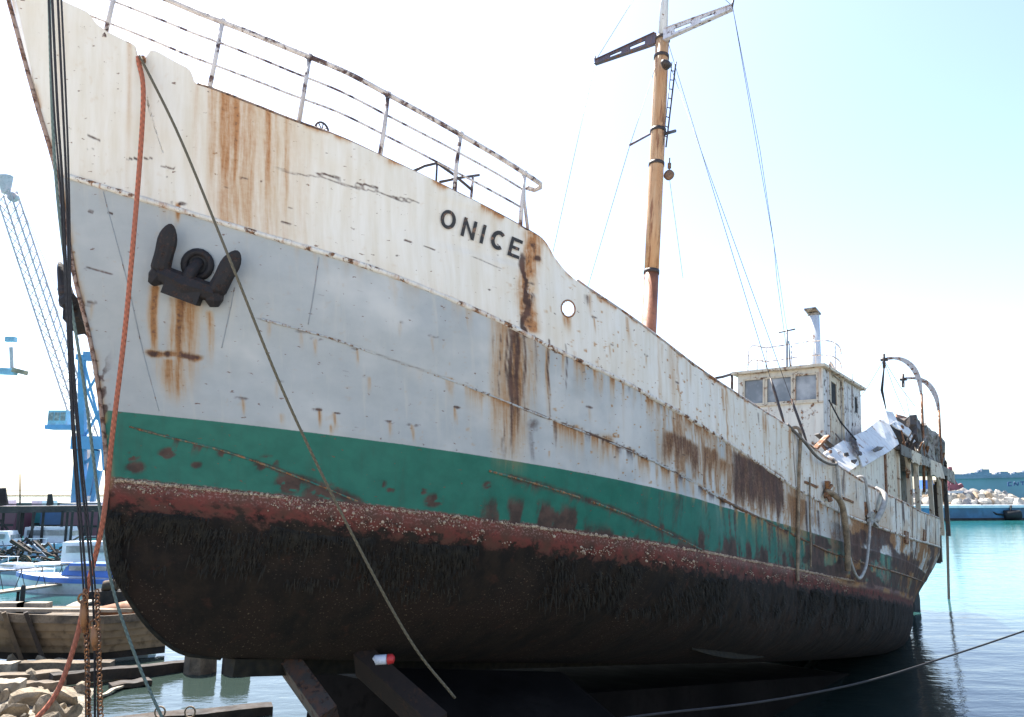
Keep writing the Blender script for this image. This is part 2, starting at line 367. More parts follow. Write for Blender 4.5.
def build_hull():
    out = []
    T, Vv, s, u = hull_grid(860, 250, 1)
    b = half_breadth(s, u)
    # plating: dents between frames, and the torn crease at the break of the forecastle
    d = .014 * np.sin(s * 2 * math.pi / .62) * sst(-.9, .2, u) * sst(0.5, 4, s) * fnoise(s * .9, u * 1.2, 3)
    d += .05 * (fnoise(s * .8, u * 1.0, 9) - .5) * sst(0, 1, s) + .012 * (fnoise(s * 3.1, u * 3.1, 19) - .5)
    tear = np.exp(-((s + .2 * (u - 2.3) - 3.62 - .04 * np.sin(u * 9)) / .07) ** 2) * sst(1.55, 1.9, u) * (1 - sst(2.78, 2.95, u))
    d += tear * (.16 * (fnoise(s * 14, u * 9, 21) - .62))
    d += .012 * sst(-.006, .006, u - seam_mid(s)) * sst(.8, 1.4, s) - .006 * sst(-.006, .006, u - seam_low(s)) * (1 - sst(2.4, 2.6, s))
    for sb in (-.72, 2.62, 5.6, 8.3, 11.6, 14.2): d += .006 * sst(-.012, .012, s - sb + .15 * (u - 1.8)) * sst(0, .05, u) * (1 if int(sb * 10) % 2 else -1)
    weedz = (1 - sst(-1.15, -1.0, u))
    d += weedz * .05 * (fnoise(s * 7, u * 3, 31) - .3)
    d *= 1 - sst(2.1, 2.25, s) * (1 - sst(3.42, 3.5, s)) * sst(2.45, 2.55, u) * (1 - sst(3.0, 3.1, u))      # fair plating where the name is painted
    b = np.maximum(b + d * np.clip(b / .5, 0, 1), 0)
    # ---------------- wear painted as rust (R), dark scale (D) and lost paint (X)
    ww = strake(s); sm = seam_mid(s); top = sheer(s)
    q = s + np.interp(s, [0, 2, 4, 8, 20], [.31, .31, .26, .13, .06]) * (u - np.where(u > ww, ww, 1.4 * np.exp(-s / 6) + .3))   # the way water runs down the flared plates
    R = np.zeros_like(s); D = np.zeros_like(s); X = np.zeros_like(s)
    st1 = fnoise(q * 11, u * .4, 41, 4); st2 = fnoise(q * 24, u * 1.1, 51, 3); big = fnoise(s * .8, u * .8, 61, 3); fine = fnoise(s * 16, u * 16, 71, 3)
    above = sst(0, .03, u - ww)
    def drip(sc, w, u0, u1, k, arr, fade=True):
        len_ = u0 - u1; kk = np.interp(sc, [0, 2, 4, 8, 20], [.31, .31, .26, .13, .06]); e = np.exp(-(((s - sc) + kk * (u - u0) + .012 * np.sin(u * 7 + sc * 9)) / w) ** 2)
        vert = sst(u1 - .02, u1 + len_ * .75 if fade else u1 + .05, u) * (1 - sst(u0 - .02, u0 + .03, u))
        np.maximum(arr, e * vert * k * (.45 + .9 * st2), out=arr)
    for sc, w, k in ((-.34, .05, .6), (-.20, .08, .9), (-.10, .09, 1.2), (.0, .07, 1.15), (.10, .07, .7), (.20, .05, .85), (.29, .05, 1.25), (.37, .05, .9), (.46, .06, .85), (.55, .05, .6), (.68, .05, .45), (1.05, .08, .3), (1.3, .06, .25), (1.7, .08, .25), (2.1, .06, .3), (2.5, .06, .35), (2.75, .05, .35), (-1.1, .06, .3), (.8, .05, .35), (-.75, .05, .3), (-.9, .03, .7), (-1.45, .07, .4), (-1.8, .05, .4)):
        e = np.exp(-((s + .31 * (u - 3.65) - sc) / w) ** 2) * above; np.maximum(R, e * k * (.45 + .55 * st1) * (1 - .35 * sst(.9, 0, (u - ww) / np.maximum(top - ww, .1))), out=R)
    R = np.maximum(R, .62 * above * np.exp(-((s + .31 * (u - 3.65) - .15) / .55) ** 2) * (.4 + st1))                               # warm wash below the break of the bulwark
    edge = np.exp(-np.clip(sheer(s) + np.interp(s, cut_s, cut_u) - u, 0, 9) / .05) * sst(-.7, 0.0, s) + .35 * np.exp(-np.clip(top - u, 0, 9) / .16) * sst(.8, 2.4, s) * (1 - sst(3.3, 3.8, s))
    R = np.maximum(R, edge * sst(.35, .6, fnoise(s * 5, u * 2, 81)) * .95)
    sel = sst(.42, .62, fnoise(s * 2.6, 0 * s, 91, 3))
    R = np.maximum(R, np.exp(-(np.abs(u - ww) / .028) ** 2) * (.5 + .6 * sel))                               # the moulding
    R = np.maximum(R, .95 * np.exp(-np.clip(ww - u, 0, 9) / .26) * (u < ww) * sst(.47, .66, fnoise(q * 9, u * .25, 95, 2)) * (.40 + .75 * sst(2, 6, s)))
    lineM = np.exp(-((u - sm) / .016) ** 2) * sst(.7, 1.0, s)
    D = np.maximum(D, lineM * sst(.35, .55, fnoise(s * 3.2, 0 * s, 101, 3)) * (.45 + .55 * sst(2.4, 4, s)))
    R = np.maximum(R, .95 * np.exp(-np.clip(sm - u, 0, 9) / .24) * (u < sm) * sst(.46, .66, fnoise(q * 8, u * .3, 105, 2)) * sst(1.8, 4, s)); D = np.maximum(D, .85 * np.exp(-np.clip(sm - u, 0, 9) / .13) * (u < sm) * sst(.58, .70, fnoise(q * 14, u * .3, 106, 2)) * sst(3, 6, s)); R = np.maximum(R, .26 * above * np.exp(-np.clip(u - ww, 0, 9) / .35) * (.4 + st1)); D = np.maximum(D, .8 * np.exp(-np.clip(ww - u, 0, 9) / .10) * (u < ww) * sst(.60, .70, fnoise(q * 13, u * .3, 96, 2)) * sst(3, 6, s))
    R = np.maximum(R, .7 * np.exp(-np.clip(u - sm, 0, 9) / .05) * (u > sm) * sst(.56, .72, fnoise(s * 6, u * .3, 107, 2)) * sst(3, 5, s))
    for sl, hi in ((seam_low, 1.0), (seam_low_aft, .8)):
        rng = (sst(.2, .3, s) * (1 - sst(2.45, 2.55, s))) if sl is seam_low else (sst(3.7, 4.1, s) * (1 - sst(7.7, 7.9, s)))
        w = .018 + (.06 * sst(1.3, 2.2, s) * (1 - sst(2.4, 2.6, s)) if sl is seam_low else .045)
        D = np.maximum(D, rng * np.exp(-((u - sl(s)) / w) ** 2) * hi * (.25 + .95 * fnoise(s * 7, u * 8, 111)))
        D = np.maximum(D, .8 * rng * np.exp(-np.clip(sl(s) - u, 0, 9) / .12) * (u < sl(s)) * sst(.5, .7, fnoise(s * 12, u * .4, 115)))
    # forecastle tear and what runs from it
    wash = sst(3.25, 3.5, q) * (1 - sst(3.75, 4.05, q)) * (1 - sst(ww - .02, ww, u)) * sst(-.55, .6, u); R = np.maximum(R, wash * .85 * (.35 + .9 * st1)); D = np.maximum(D, .6 * wash * sst(.58, .75, st2))
    R = np.maximum(R, 1.1 * np.exp(-((s - 3.56) / .20) ** 2) * np.exp(-((u - 2.95) / .16) ** 2) * (.6 + .5 * fine))
    blot = np.exp(-(((s - 4.12) / .11) ** 2 + ((u - .50) / .10) ** 2)); D = np.maximum(D, .6 * blot * (.4 + fine)); drip(4.12, .05, .42, -.3, .6, D); drip(4.4, .03, .62, .1, .7, D)
    # scratches and chips
    rs = np.random.default_rng(77)
    def scratch(sc, uc, ln, th, k, tilt=0.0):
        i0, i1 = np.searchsorted(s[:, 150], [sc - ln - .6, sc + ln + .6]); S_, U_ = s[i0:i1], u[i0:i1]
        e = np.exp(-((U_ - uc - tilt * (S_ - sc) - .012 * np.sin((S_ - sc) * 13 + uc * 9)) / th) ** 4) * (1 - sst(ln * .7, ln, np.abs(S_ - sc))); D[i0:i1] = np.maximum(D[i0:i1], e * k)
    for sc, uc, ln, k, tl in ((1.0, 2.96, .55, .55, -.03), (1.55, 2.93, .5, .6, -.05), (1.1, 3.0, .2, .8, -.06), (1.5, 2.98, .2, .8, -.06), (1.9, 2.93, .25, .6, -.05), (.85, 2.37, .06, .8, 0), (3.0, 2.42, .25, .5, -.1), (-.95, 3.0, .10, .7, -.3), (-.55, 2.85, .12, .8, .1), (-.3, 2.8, .08, .7, -.3), (-.85, 3.1, .04, .6, 0), (0.0, 3.05, .05, .7, .2), (2.05, 2.45, .06, .8, 0), (2.3, 2.42, .08, .7, -.05), (-.5, 1.55, .14, .7, -.2), (-.75, 2.2, .03, .9, -.4), (-.6, 2.2, .03, .8, -.3)): scratch(sc, uc, ln, .014, k, tl)
    for _ in range(190):
        sc = -1.4 + 12 * rs.random() ** 1.2; uc = rs.uniform(-.1, 3.9); kk = .45 if (uc < float(strake(sc)) and sc < 4) else .8
        if kk < .5 and rs.random() < .55: continue
        scratch(sc, uc, rs.uniform(.012, .05), rs.uniform(.007, .016), rs.uniform(.35, 1) * kk, rs.uniform(-.3, .2))
    R = np.maximum(R, 1.0 * np.exp(-((s + .2 * (u - 2.3) - 3.62 - .04 * np.sin(u * 5)) / .15) ** 2) * sst(1.6, 1.75, u) * (.6 + .7 * fine) * (1 - .3 * sst(2.9, 3.0, u)))
    R = np.maximum(R, .9 * sst(.4, .6, fnoise(s * 7, u * 5, 119)) * np.exp(-((s - 3.62) / .20) ** 2) * np.exp(-((u - 2.75) / .3) ** 2))
    run = np.exp(-((s + .26 * (u - 2.3) - 3.56 - .035 * np.sin(u * 6.5) - .02 * np.sin(u * 17)) / .045) ** 2) * sst(1.55, 1.65, u) * (1 - sst(2.6, 2.75, u)); D = np.maximum(D, run * (.5 + .9 * fine) * 1.1)
    D = np.maximum(D, tear * sst(.42, .58, fnoise(s * 16, u * 6, 121)) * .9); D = np.maximum(D, 1.2 * np.exp(-(((s - 3.66) / .05) ** 2 + ((u - 2.68) / .04) ** 2)))
    for sc, w_, u1, k in ((3.50, .030, -.55, 1.0), (3.58, .045, -.3, .9), (3.44, .02, .3, .8), (3.68, .03, .0, .8), (3.85, .02, .5, .7), (4.05, .02, .1, .9), (4.32, .02, .6, .6)): drip(sc, w_, 1.66, u1, k, D)
    for sc, w, u1, k in ((3.55, .05, -.5, .95), (3.65, .08, -.2, .9), (3.45, .04, .3, .6), (3.80, .16, .1, .6), (4.05, .04, .2, .9), (4.5, .04, .8, .5), (3.9, .05, .6, .45), (4.9, .04, .7, .45)):
        drip(sc, w, 1.60, u1, k, R)
    drip(4.27, .07, 2.08, 1.72, .95, R); drip(4.22, .03, 2.08, 1.78, .8, R)
    # under the anchor
    drip(-.03, .045, 1.46, .35, 1.1, R); drip(.20, .06, 1.36, .0, 1.3, R); drip(.25, .14, 1.36, -.02, .95, R); drip(.22, .05, 1.36, .3, .45, D); drip(.50, .04, 1.25, .35, 1.0, R); drip(-.12, .015, 2.43, 1.9, .6, R); drip(.12, .035, 1.35, .3, .3, D)
    sc = np.exp(-((u - .71 - .015 * np.sin(s * 20)) / .045) ** 2) * sst(.08, .2, s) * (1 - sst(.55, .66, s)); R = np.maximum(R, sc * (.9 + .4 * fine)); D = np.maximum(D, sc * (.35 + .5 * sst(.35, .6, fine)))
    drip(.38, .13, .66, -.02, .95, R); drip(1.02, .03, 1.9, 1.5, .25, R); drip(1.45, .03, .18, -.02, .6, R); drip(1.9, .02, .12, -.05, .9, R); drip(1.02, .012, .35, 0, .35, R)
    # broad bare areas amidships
    rag = .22 * (fnoise(s * 10, u * .6, 131, 4) - .5)
    for a0, a1, u0, u1, k in ((6.45, 7.6, .95, .40, .95), (7.6, 8.3, .95, .45, .75), (8.75, 11.15, 1.05, .12, 1.25), (8.2, 8.9, .85, .5, .55), (5.15, 5.45, .64, .36, .6), (11.2, 12.3, .7, .0, .5)):
        m = sst(a0 - .2, a0 + .25, s + rag * .8) * (1 - sst(a1 - .12, a1 + .08, s + rag * .3)) * (1 - sst(u0 - .12, u0 + .05, u + .15 * (s - a0) * .25 + rag * .5)) * sst(u1 - .30, u1 + .30, u + rag * 3.0)
        D = np.maximum(D, m * k * .80 * (.55 + .5 * st1) * (.65 + .5 * big)); R = np.maximum(R, .9 * m)
    halo = sst(5.8, 6.8, s) * (1 - sst(11.6, 13.2, s)) * sst(sm - .05, sm + .1, u) * (1 - sst(ww - .05, ww + .02, u)); R = np.maximum(R, .75 * halo * sst(.30, .60, st1)); D = np.maximum(D, .35 * halo * sst(.45, .7, st1))
    riv = sst(.1, .6, np.sin(s * 2 * math.pi / .13)) * np.exp(-((u - sm - .035) / .014) ** 2) * sst(2.5, 3.5, s) * (1 - sst(9, 11, s)); D = np.maximum(D, .6 * riv * sst(.35, .6, fnoise(s * 2, 0 * s, 108)))
    for sc, u0, u1, w, k in ((2.95, .90, .55, .05, .7), (4.75, .62, .2, .05, .8), (5.3, .5, .1, .06, .7), (6.0, .42, 0, .05, .8), (6.4, .36, -.1, .04, .8), (6.9, .3, -.2, .06, .8), (7.4, .24, -.2, .05, .8), (3.2, .85, .5, .04, .6), (5.0, 1.4, .9, .05, .6), (5.7, 1.34, 1.0, .05, .6), (6.3, 1.3, .9, .06, .8), (7.1, 1.22, .9, .05, .7), (4.6, 2.45, 2.0, .06, .6), (5.4, 2.35, 1.7, .05, .7), (6.3, 2.2, 1.6, .05, .6), (7.2, 2.1, 1.5, .06, .6), (8.4, 2.0, 1.3, .07, .7), (9.3, 1.98, 1.3, .06, .6), (10.2, 1.95, 1.1, .08, .8), (11.4, 1.9, 1.0, .1, .9), (12.6, 1.75, .9, .1, .8), (2.0, 1.98, 1.5, .04, .4), (1.3, 2.1, 1.7, .03, .4), (2.9, 1.8, 1.3, .04, .5)): drip(sc, w, u0, u1, k, R)
    for sc, u0, u1, w, k in ((4.55, 2.42, 2.2, .07, .6), (6.75, .98, .55, .05, .5), (9.9, 1.9, 1.5, .04, .6), (11.9, 1.8, .6, .05, .8), (12.3, .6, -.5, .06, .9), (13.0, .5, -.4, .08, .8)): drip(sc, w, u0, u1, k, D)
    for sc, uc, k in ((1.02, 1.22, .7), (1.35, 1.16, .6), (1.5, 1.1, .6), (1.9, 1.05, .5), (1.05, .30, .6), (1.75, .28, .8), (1.9, .27, .9), (2.45, .25, .8), (2.7, .25, .7), (2.1, .75, .6), (1.3, .55, .5), (3.1, .55, .9), (4.9, .9, .7), (2.6, 1.35, .6), (2.2, 1.45, .5), (-.1, 2.42, 1.0), (-.45, 1.2, .6), (5.9, 1.9, .8), (4.75, 2.15, .9), (5.1, 1.85, .7), (6.8, 1.7, .8), (7.9, 1.6, .7)):
        D = np.maximum(D, k * sst(.3, .5, fine) * np.exp(-(((s - sc) / .07) ** 4 + ((u - uc) / .022) ** 2))); drip(sc, .022, uc, uc - .3, k, R)
    # scattered scale on the grey and white
    sp = sst(.72, .80, fnoise(s * 17, u * 17, 141, 3)) * (.35 + .65 * sst(2, 6, s)) * sst(-.1, .1, u); R = np.maximum(R, sp * .85)
    R = np.maximum(R, .7 * sst(.52, .76, st1) * sst(3.5, 8, s) * sst(0, .2, u)); R = np.maximum(R, .5 * sst(.6, .8, fnoise(q * 5, u * .3, 145, 3)) * sst(4, 7, s) * above)
    # after body: paint mostly gone
    aft = sst(12.4, 15.5, s)
    R = np.maximum(R, aft * sst(.36, .60, fnoise(s * 1.1, u * 2.0, 151, 4)) * .95 * (1 - .5 * sst(0.0, .08, u - ww)))
    D = np.maximum(D, aft * sst(.44, .62, fnoise(s * 1.0, u * 1.8, 161, 4)) * .8 * (1 - sst(-.02, .04, u - ww))); D = np.maximum(D, aft * .7 * sst(.62, .74, fnoise(s * 5, u * .8, 165, 3)))
    X = np.maximum(X, sst(9, 15, s) * sst(.42, .58, fnoise(s * 3.0, u * 1.4, 171, 3)))
    # green band: dark blotches and runs
    grn = sst(-.85, -.75, u) * (1 - sst(-.05, 0.02, u))
    for sc, uc, w, k in ((.63, -.42, .07, .9), (1.08, -.35, .05, .9), (1.48, -.42, .1, .9), (2.6, -.50, .05, .8), (2.72, -.55, .05, .9), (3.05, -.52, .05, .9), (3.2, -.62, .09, .95), (.9, -.52, .05, .7), (1.75, -.62, .14, .9), (2.05, -.7, .16, .9), (.36, -.5, .06, .8), (.42, -.62, .08, .8), (3.75, -.35, .06, .7), (4.0, -.2, .04, .7)):
        D = np.maximum(D, 1.5 * k * sst(.3, .6, fine) * np.exp(-(((s - sc) / w) ** 2 + ((u - uc) / (w * .9)) ** 2)))
    low = np.exp(-np.clip(u + .76, 0, 9) / .13); D = np.maximum(D, grn * low * sst(3.2, 6, s) * sst(.35, .65, fnoise(s * 6, u * 2, 181)) * .9)
    D = np.maximum(D, grn * sst(.48, .66, fnoise(q * 9, u * .7, 191, 3)) * sst(4.5, 8, s) * .6); D = np.maximum(D, .9 * grn * sst(2.8, 4.5, s) * (1 - sst(-.62, -.3, u)) * sst(.45, .66, fnoise(q * 5, u * 1.4, 198, 4))); D = np.maximum(D, grn * sst(9, 14, s) * sst(.40, .58, fnoise(s * 1.6, u * 2.6, 197, 3)) * .9); R = np.maximum(R, grn * sst(.62, .78, fnoise(s * 5, u * .6, 195, 3)) * sst(6, 12, s) * .35)
    # stem edge
    stemd = s - s_stem(u); R = np.maximum(R, np.exp(-stemd / .035) * sst(.35, .55, fnoise(u * 5, s * 5, 201))); D = np.maximum(D, np.exp(-stemd / .10) * sst(.60, .70, fnoise(u * 6, s * 9, 205)) * (1 - sst(1.0, 1.4, u)))
    nT, nV = s.shape
    V = np.stack([s, -b, u + KEEL], -1).reshape(-1, 3)
    idx = np.arange(nT * nV).reshape(nT, nV); F = np.stack([idx[:-1, :-1], idx[1:, :-1], idx[1:, 1:], idx[:-1, 1:]], -1).reshape(-1, 4)
    # the mooring hole
    fc_s = (s[:-1, :-1] + s[1:, 1:]) / 2; fc_u = (u[:-1, :-1] + u[1:, 1:]) / 2
    hole = ((fc_s - 4.274) ** 2 + (fc_u - 2.145) ** 2 < .105 ** 2).ravel()
    F = F[~hole]
    att = [((s + np.interp(s, [0, 2, 4, 8, 20], [.31, .31, .26, .13, .06]) * u).ravel(), u.ravel(), (u - ww).ravel(), R.ravel(), D.ravel(), X.ravel())]
    # starboard side, coarser, same form
    _, _, s2, u2 = hull_grid(240, 70, -1); b2 = half_breadth(s2, u2); k0 = len(V); n2, v2 = s2.shape
    V2 = np.stack([s2, b2, u2 + KEEL], -1).reshape(-1, 3); idx = np.arange(n2 * v2).reshape(n2, v2) + k0
    F2 = np.stack([idx[:-1, :-1], idx[:-1, 1:], idx[1:, 1:], idx[1:, :-1]], -1).reshape(-1, 4)
    z = np.zeros(s2.size); att.append((s2.ravel() + 50, u2.ravel(), (u2 - strake(s2)).ravel(), .5 * sst(.5, .8, fnoise(s2 * 6, u2, 7)).ravel(), z, z))
    V = np.concatenate([V, V2]); F = np.concatenate([F, F2])
    me = bpy.data.meshes.new("hull"); me.vertices.add(len(V)); me.vertices.foreach_set("co", V.astype(np.float32).ravel())
    me.loops.add(len(F) * 4); me.loops.foreach_set("vertex_index", F.astype(np.int32).ravel()); me.polygons.add(len(F))
    me.polygons.foreach_set("loop_start", np.arange(0, len(F) * 4, 4, dtype=np.int32)); me.polygons.foreach_set("loop_total", np.full(len(F), 4, np.int32))
    me.update(calc_edges=True); me.polygons.foreach_set("use_smooth", np.ones(len(F), bool))
    c = [np.concatenate(x) for x in zip(*att)]
    a = me.attributes.new("su", 'FLOAT_VECTOR', 'POINT'); a.data.foreach_set("vector", np.stack(c[:3], -1).astype(np.float32).ravel())
    a = me.attributes.new("wear", 'FLOAT_VECTOR', 'POINT'); a.data.foreach_set("vector", np.stack(c[3:], -1).astype(np.float32).ravel())
    o = bpy.data.objects.new("hull", me); COL.objects.link(o); o.parent = ship
    return o

def hull_mat():
    m, nt, bs = newmat('hull_paint'); N = NT(nt)
    su = N.n("ShaderNodeAttribute", attribute_name="su").outputs["Vector"]; we = N.n("ShaderNodeAttribute", attribute_name="wear").outputs["Vector"]
    x = N.n("ShaderNodeSeparateXYZ"); N.link(su, x.inputs[0]); s, u, dw = x.outputs
    y = N.n("ShaderNodeSeparateXYZ"); N.link(we, y.inputs[0]); R, D, X = y.outputs
    flat = N.n("ShaderNodeCombineXYZ"); N.link(s, flat.inputs[0]); N.link(u, flat.inputs[1]); c = flat.outputs[0]
    streak = N.scale(c, (9, .8, 1)); fine = N.noise(c, 22, 5, .65); mid = N.noise(c, 5, 4, .6); big = N.noise(c, .9, 4, .55)
    st = N.noise(streak, 1.3, 5, .6)
    edge = N.math('MULTIPLY', N.math('SUBTRACT', fine, .5), .10); runs = N.noise(N.scale(c, (26, 1.6, 1)), 1.2, 4, .6)
    # paint coats
    white = N.mix(N.remap(st, .3, .75), (.72, .685, .625), (.64, .59, .50)); white = N.mix(N.remap(big, .45, .68, 0, .4), white, (.62, .53, .40))
    grey = N.mix(N.remap(mid, .3, .7), (.335, .355, .358), (.37, .385, .385)); grey = N.mix(N.remap(st, .52, .78, 0, .55), grey, (.47, .45, .40))
    grey = N.mix(N.remap(N.math('ADD', big, N.math('MULTIPLY', s, .028)), .50, .85, 0, .8), grey, (.56, .55, .52))
    green = N.mix(N.remap(mid, .3, .7), (.006, .112, .080), (.010, .138, .098)); green = N.mix(N.remap(st, .5, .8, 0, .6), green, (.018, .085, .062))
    red = N.mix(N.remap(mid, .35, .65), (.15, .036, .027), (.085, .036, .024)); 
    speck = N.math('MULTIPLY', N.remap(N.noise(c, 34, 3, .6), .52, .62), N.remap(N.math('ADD', u, edge), -.98, -.78))
    red = N.mix(N.math('MULTIPLY', speck, .65), red, (.40, .26, .24)); red = N.mix(N.math('MULTIPLY', N.remap(N.noise(c, 7, 5, .65), .5, .62), N.remap(u, -.8, -1.05)), red, (.022, .016, .011))
    weed = N.mix(N.remap(N.noise(N.scale(c, (1.6, 1, 1)), 3.2, 6, .7), .38, .66), (.0085, .006, .0045), (.022, .014, .0085))
    weed = N.mix(N.math('MULTIPLY', N.remap(big, .45, .6), N.remap(u, -1.3, -1.9)), weed, (.022, .0125, .008)); weed = N.mix(N.math('MULTIPLY', N.remap(N.noise(c, 40, 3, .6), .62, .68), N.remap(big, .4, .6)), weed, (.16, .12, .08)); weed = N.mix(N.remap(mid, .58, .75, 0, .6), weed, (.06, .024, .014))
    col = N.mix(N.remap(dw, -.006, .006), grey, white)
    col = N.mix(N.remap(N.math('ADD', u, N.math('MULTIPLY', edge, .12)), -.006, .006), green, col)
    lost = N.math('MULTIPLY', X, N.remap(N.math('SUBTRACT', u, N.math('MULTIPLY', fine, .2)), -1.0, -.7))
    lost = N.math('MULTIPLY', lost, N.remap(dw, 0, .03, 1, .15))
    lost = N.math('MULTIPLY', lost, N.remap(mid, .4, .55))
    col = N.mix(N.math('MULTIPLY', lost, .85), col, N.mix(N.remap(fine, .35, .65), (.13, .06, .04), (.24, .13, .10)))
    col = N.mix(N.remap(N.math('ADD', u, N.math('MULTIPLY', edge, .7)), -.775, -.735), red, col)
    col = N.mix(N.remap(N.math('ADD', u, N.math('ADD', N.math('MULTIPLY', edge, 1.6), N.math('MULTIPLY', N.math('SUBTRACT', mid, .5), .55))), -1.15, -1.03), weed, col)
    up = N.remap(u, -1.0, -.8)
    # chips and scratches through the paint
    chip = N.math('MULTIPLY', N.remap(N.noise(N.scale(c, (1, 1.6, 1)), 11, 4, .6), .66, .70), up)
    col = N.mix(N.math('MULTIPLY', chip, .8), col, (.14, .06, .035))
    # rust by depth
    r = N.math('MULTIPLY', R, N.remap(N.math('ADD', N.math('MULTIPLY', runs, .75), N.math('MULTIPLY', fine, .25)), .3, .68, .6, 1.2, False), clamp=True); r = N.math('MULTIPLY', r, up)
    stainc = N.mix(N.remap(r, .2, .9), (.50, .33, .165), (.38, .165, .055)); stainc = N.mix(N.remap(dw, -.03, 0.0, .75, 0), stainc, N.mix(N.remap(r, .3, .9), (.40, .25, .10), (.26, .12, .036))); stainc = N.mix(N.math('MULTIPLY', N.remap(r, .7, 1.0), N.remap(fine, .45, .65)), stainc, (.14, .06, .03))
    col = N.mix(N.remap(r, .05, .85, 0, .95), col, stainc)
    d = N.math('MULTIPLY', N.math('MULTIPLY', D, N.remap(N.math('ADD', N.math('MULTIPLY', fine, .5), N.math('MULTIPLY', runs, .5)), .3, .65, .65, 1.2, False), clamp=True), up)
    darkc = N.mix(N.remap(mid, .35, .65), (.050, .029, .025), (.095, .050, .040))
    col = N.mix(N.remap(d, .12, .75, 0, .94), col, darkc)
    N.link(col, bs.inputs["Base Color"])
    rough = N.math('ADD', .52, N.math('MULTIPLY', N.math('MAXIMUM', N.math('MAXIMUM', r, d), N.remap(u, -1.0, -.8, 1, 0)), .4)); N.link(rough, bs.inputs["Roughness"])
    bs.inputs["Specular IOR Level"].default_value = .35
    h = N.math('SUBTRACT', N.math('ADD', N.math('MULTIPLY', fine, .25), N.math('MULTIPLY', N.remap(u, -1.2, -1.0, 1, 0), N.math('MULTIPLY', N.noise(N.scale(c, (1.3, 1, 1)), 12, 6, .75), 3.5))),
               N.math('ADD', N.math('MULTIPLY', chip, .4), N.math('MULTIPLY', N.math('MAXIMUM', N.remap(r, .5, .9), N.remap(d, .3, .6)), N.math('ADD', .3, N.math('MULTIPLY', fine, .5)))))
    N.link(N.bump(h, .45, .012), bs.inputs["Normal"]); MATS['hull_paint'] = m
hull_mat()
hull = build_hull(); hull.data.materials.append(MATS['hull_paint'])

# mouldings, seams, stem bar, keel, gunwale: strips that follow the shell
def strip(name, fn, sa, sb, mat, w=.05, t=.03, n=200, side=1, wob=0.0, parent=hull):
    mb = MB(); pts = []
    ss = sa + (sb - sa) * np.linspace(0, 1, n) ** 1.4
    prof = [(-w / 2, -.01), (-w / 2 * .7, t * .8), (0, t), (w / 2 * .7, t * .8), (w / 2, -.01)]
    for i, s in enumerate(ss):
        u = float(fn(s)); p = skin(s, u); nn = hull_normal(s, u)
        tl = (skin(min(s + .02, sb + .02), float(fn(s + .02))) - p).normalized(); e = nn.cross(tl).normalized()
        if e.z < 0: e = -e
        k = 1 + wob * (random.random() - .5)
        for a, h in prof: pts.append(p + e * a * k + nn * h * k)
    m = len(prof)
    if side < 0: pts = [Vector((p.x, -p.y, p.z)) for p in pts]
    F = [(i * m + j, i * m + j + 1, (i + 1) * m + j + 1, (i + 1) * m + j) for i in range(n - 1) for j in range(m - 1)]
    if side < 0: F = [f[::-1] for f in F]
    mb.add(pts, F); return mb.build(name, mat, parent, True)
def strake_mat():
    rusty('strake_paint', (.66, .62, .55), .6, 4.0, orange=(.34, .16, .07))
    rusty('seam_paint', (.40, .42, .42), .62, 5.0, orange=(.3, .16, .08))
    rusty('seam_bare', (.10, .07, .05), .7, 5.0)
    rusty('seam_green', (.02, .13, .10), .72, 5.0)
strake_mat()
for sd in (1, -1):
    strip("rubbing_strake", strake, -1.05, 36.6, 'strake_paint', .07, .035, 300 if sd > 0 else 80, sd, .25)
strip("plate_seam", seam_mid, .95, 8.3, 'seam_paint', .028, .010, 180, 1, .9)
strip("plate_seam", seam_mid, 8.3, 33, 'seam_bare', .05, .016, 180, 1, .7)
strip("plate_seam", seam_low, .25, 2.5, 'seam_green', .022, .010, 80, 1, .9)
strip("plate_seam", seam_low_aft, 3.7, 7.8, 'seam_green', .03, .012, 80, 1, .9)
def butt(s, u0, u1, mat, w=.010, k=.15):
    if s < 0: k = .48
    pts = [skin(s + k * (u1 - u), u, .003) for u in np.linspace(u0, u1, 24)]
    MB().tube(pts, w / 2, 5).build("plate_seam", mat, hull, True)
rusty('butt_grey', (.30, .33, .35), .45, 5.0)
for s, u0, u1, mt in ((-.72, .05, 2.45, 'butt_grey'), (2.62, .95, 1.82, 'butt_grey'), (5.6, .5, 1.3, 'butt_grey'), (1.25, 1.25, 2.05, 'butt_grey'), (.62, .85, 1.55, 'butt_grey'), (11.6, .05, 1.9, 'seam_bare'), (14.2, -.25, 1.6, 'seam_bare'), (17.2, -.3, 1.5, 'seam_bare'), (20.5, -.3, 1.5, 'seam_bare'), (24.0, -.2, 1.6, 'seam_bare')):
    butt(s, u0, u1, mt)
for ua, ub, mt in ((-2.80, -1.0, 'weed_dark'), (-1.0, 4.62, 'stem_paint')): MB().tube([L(float(s_stem(u)) - .012, 0, u) for u in np.linspace(ua, ub, 45)], .026, 8).build("stem_bar", mt, hull, True)
MB().box(L(2.3, .11, -3.02), L(34.2, -.11, -2.80)).build("keel", 'weed_dark', hull)
def gunwale(sa, sb, side):
    ss = np.linspace(sa, sb, 160); mb = MB(); pts = []
    for s in ss:
        u = float(sheer(s)); pts.append(L(s, side * (float(half_breadth(s, u)) - .02), u + .02))
    mb.tube(pts, .034, 6); return mb.build("gunwale", 'gunwale_paint', hull, True)
gunwale(4.35, 36.9, 1); gunwale(4.35, 36.9, -1)
def foc_edge(sa, sb, side, mat):
    pts = [L(s, side * (float(half_breadth(s, sheer(s))) - .012), float(sheer(s)) + .006) for s in np.linspace(sa, sb, 60)]
    MB().tube(pts, .018, 6).build("deck_edge_bar", mat, hull, True)
foc_edge(-.36, 3.68, 1, 'edge_iron'); foc_edge(-.36, 3.68, -1, 'edge_iron')
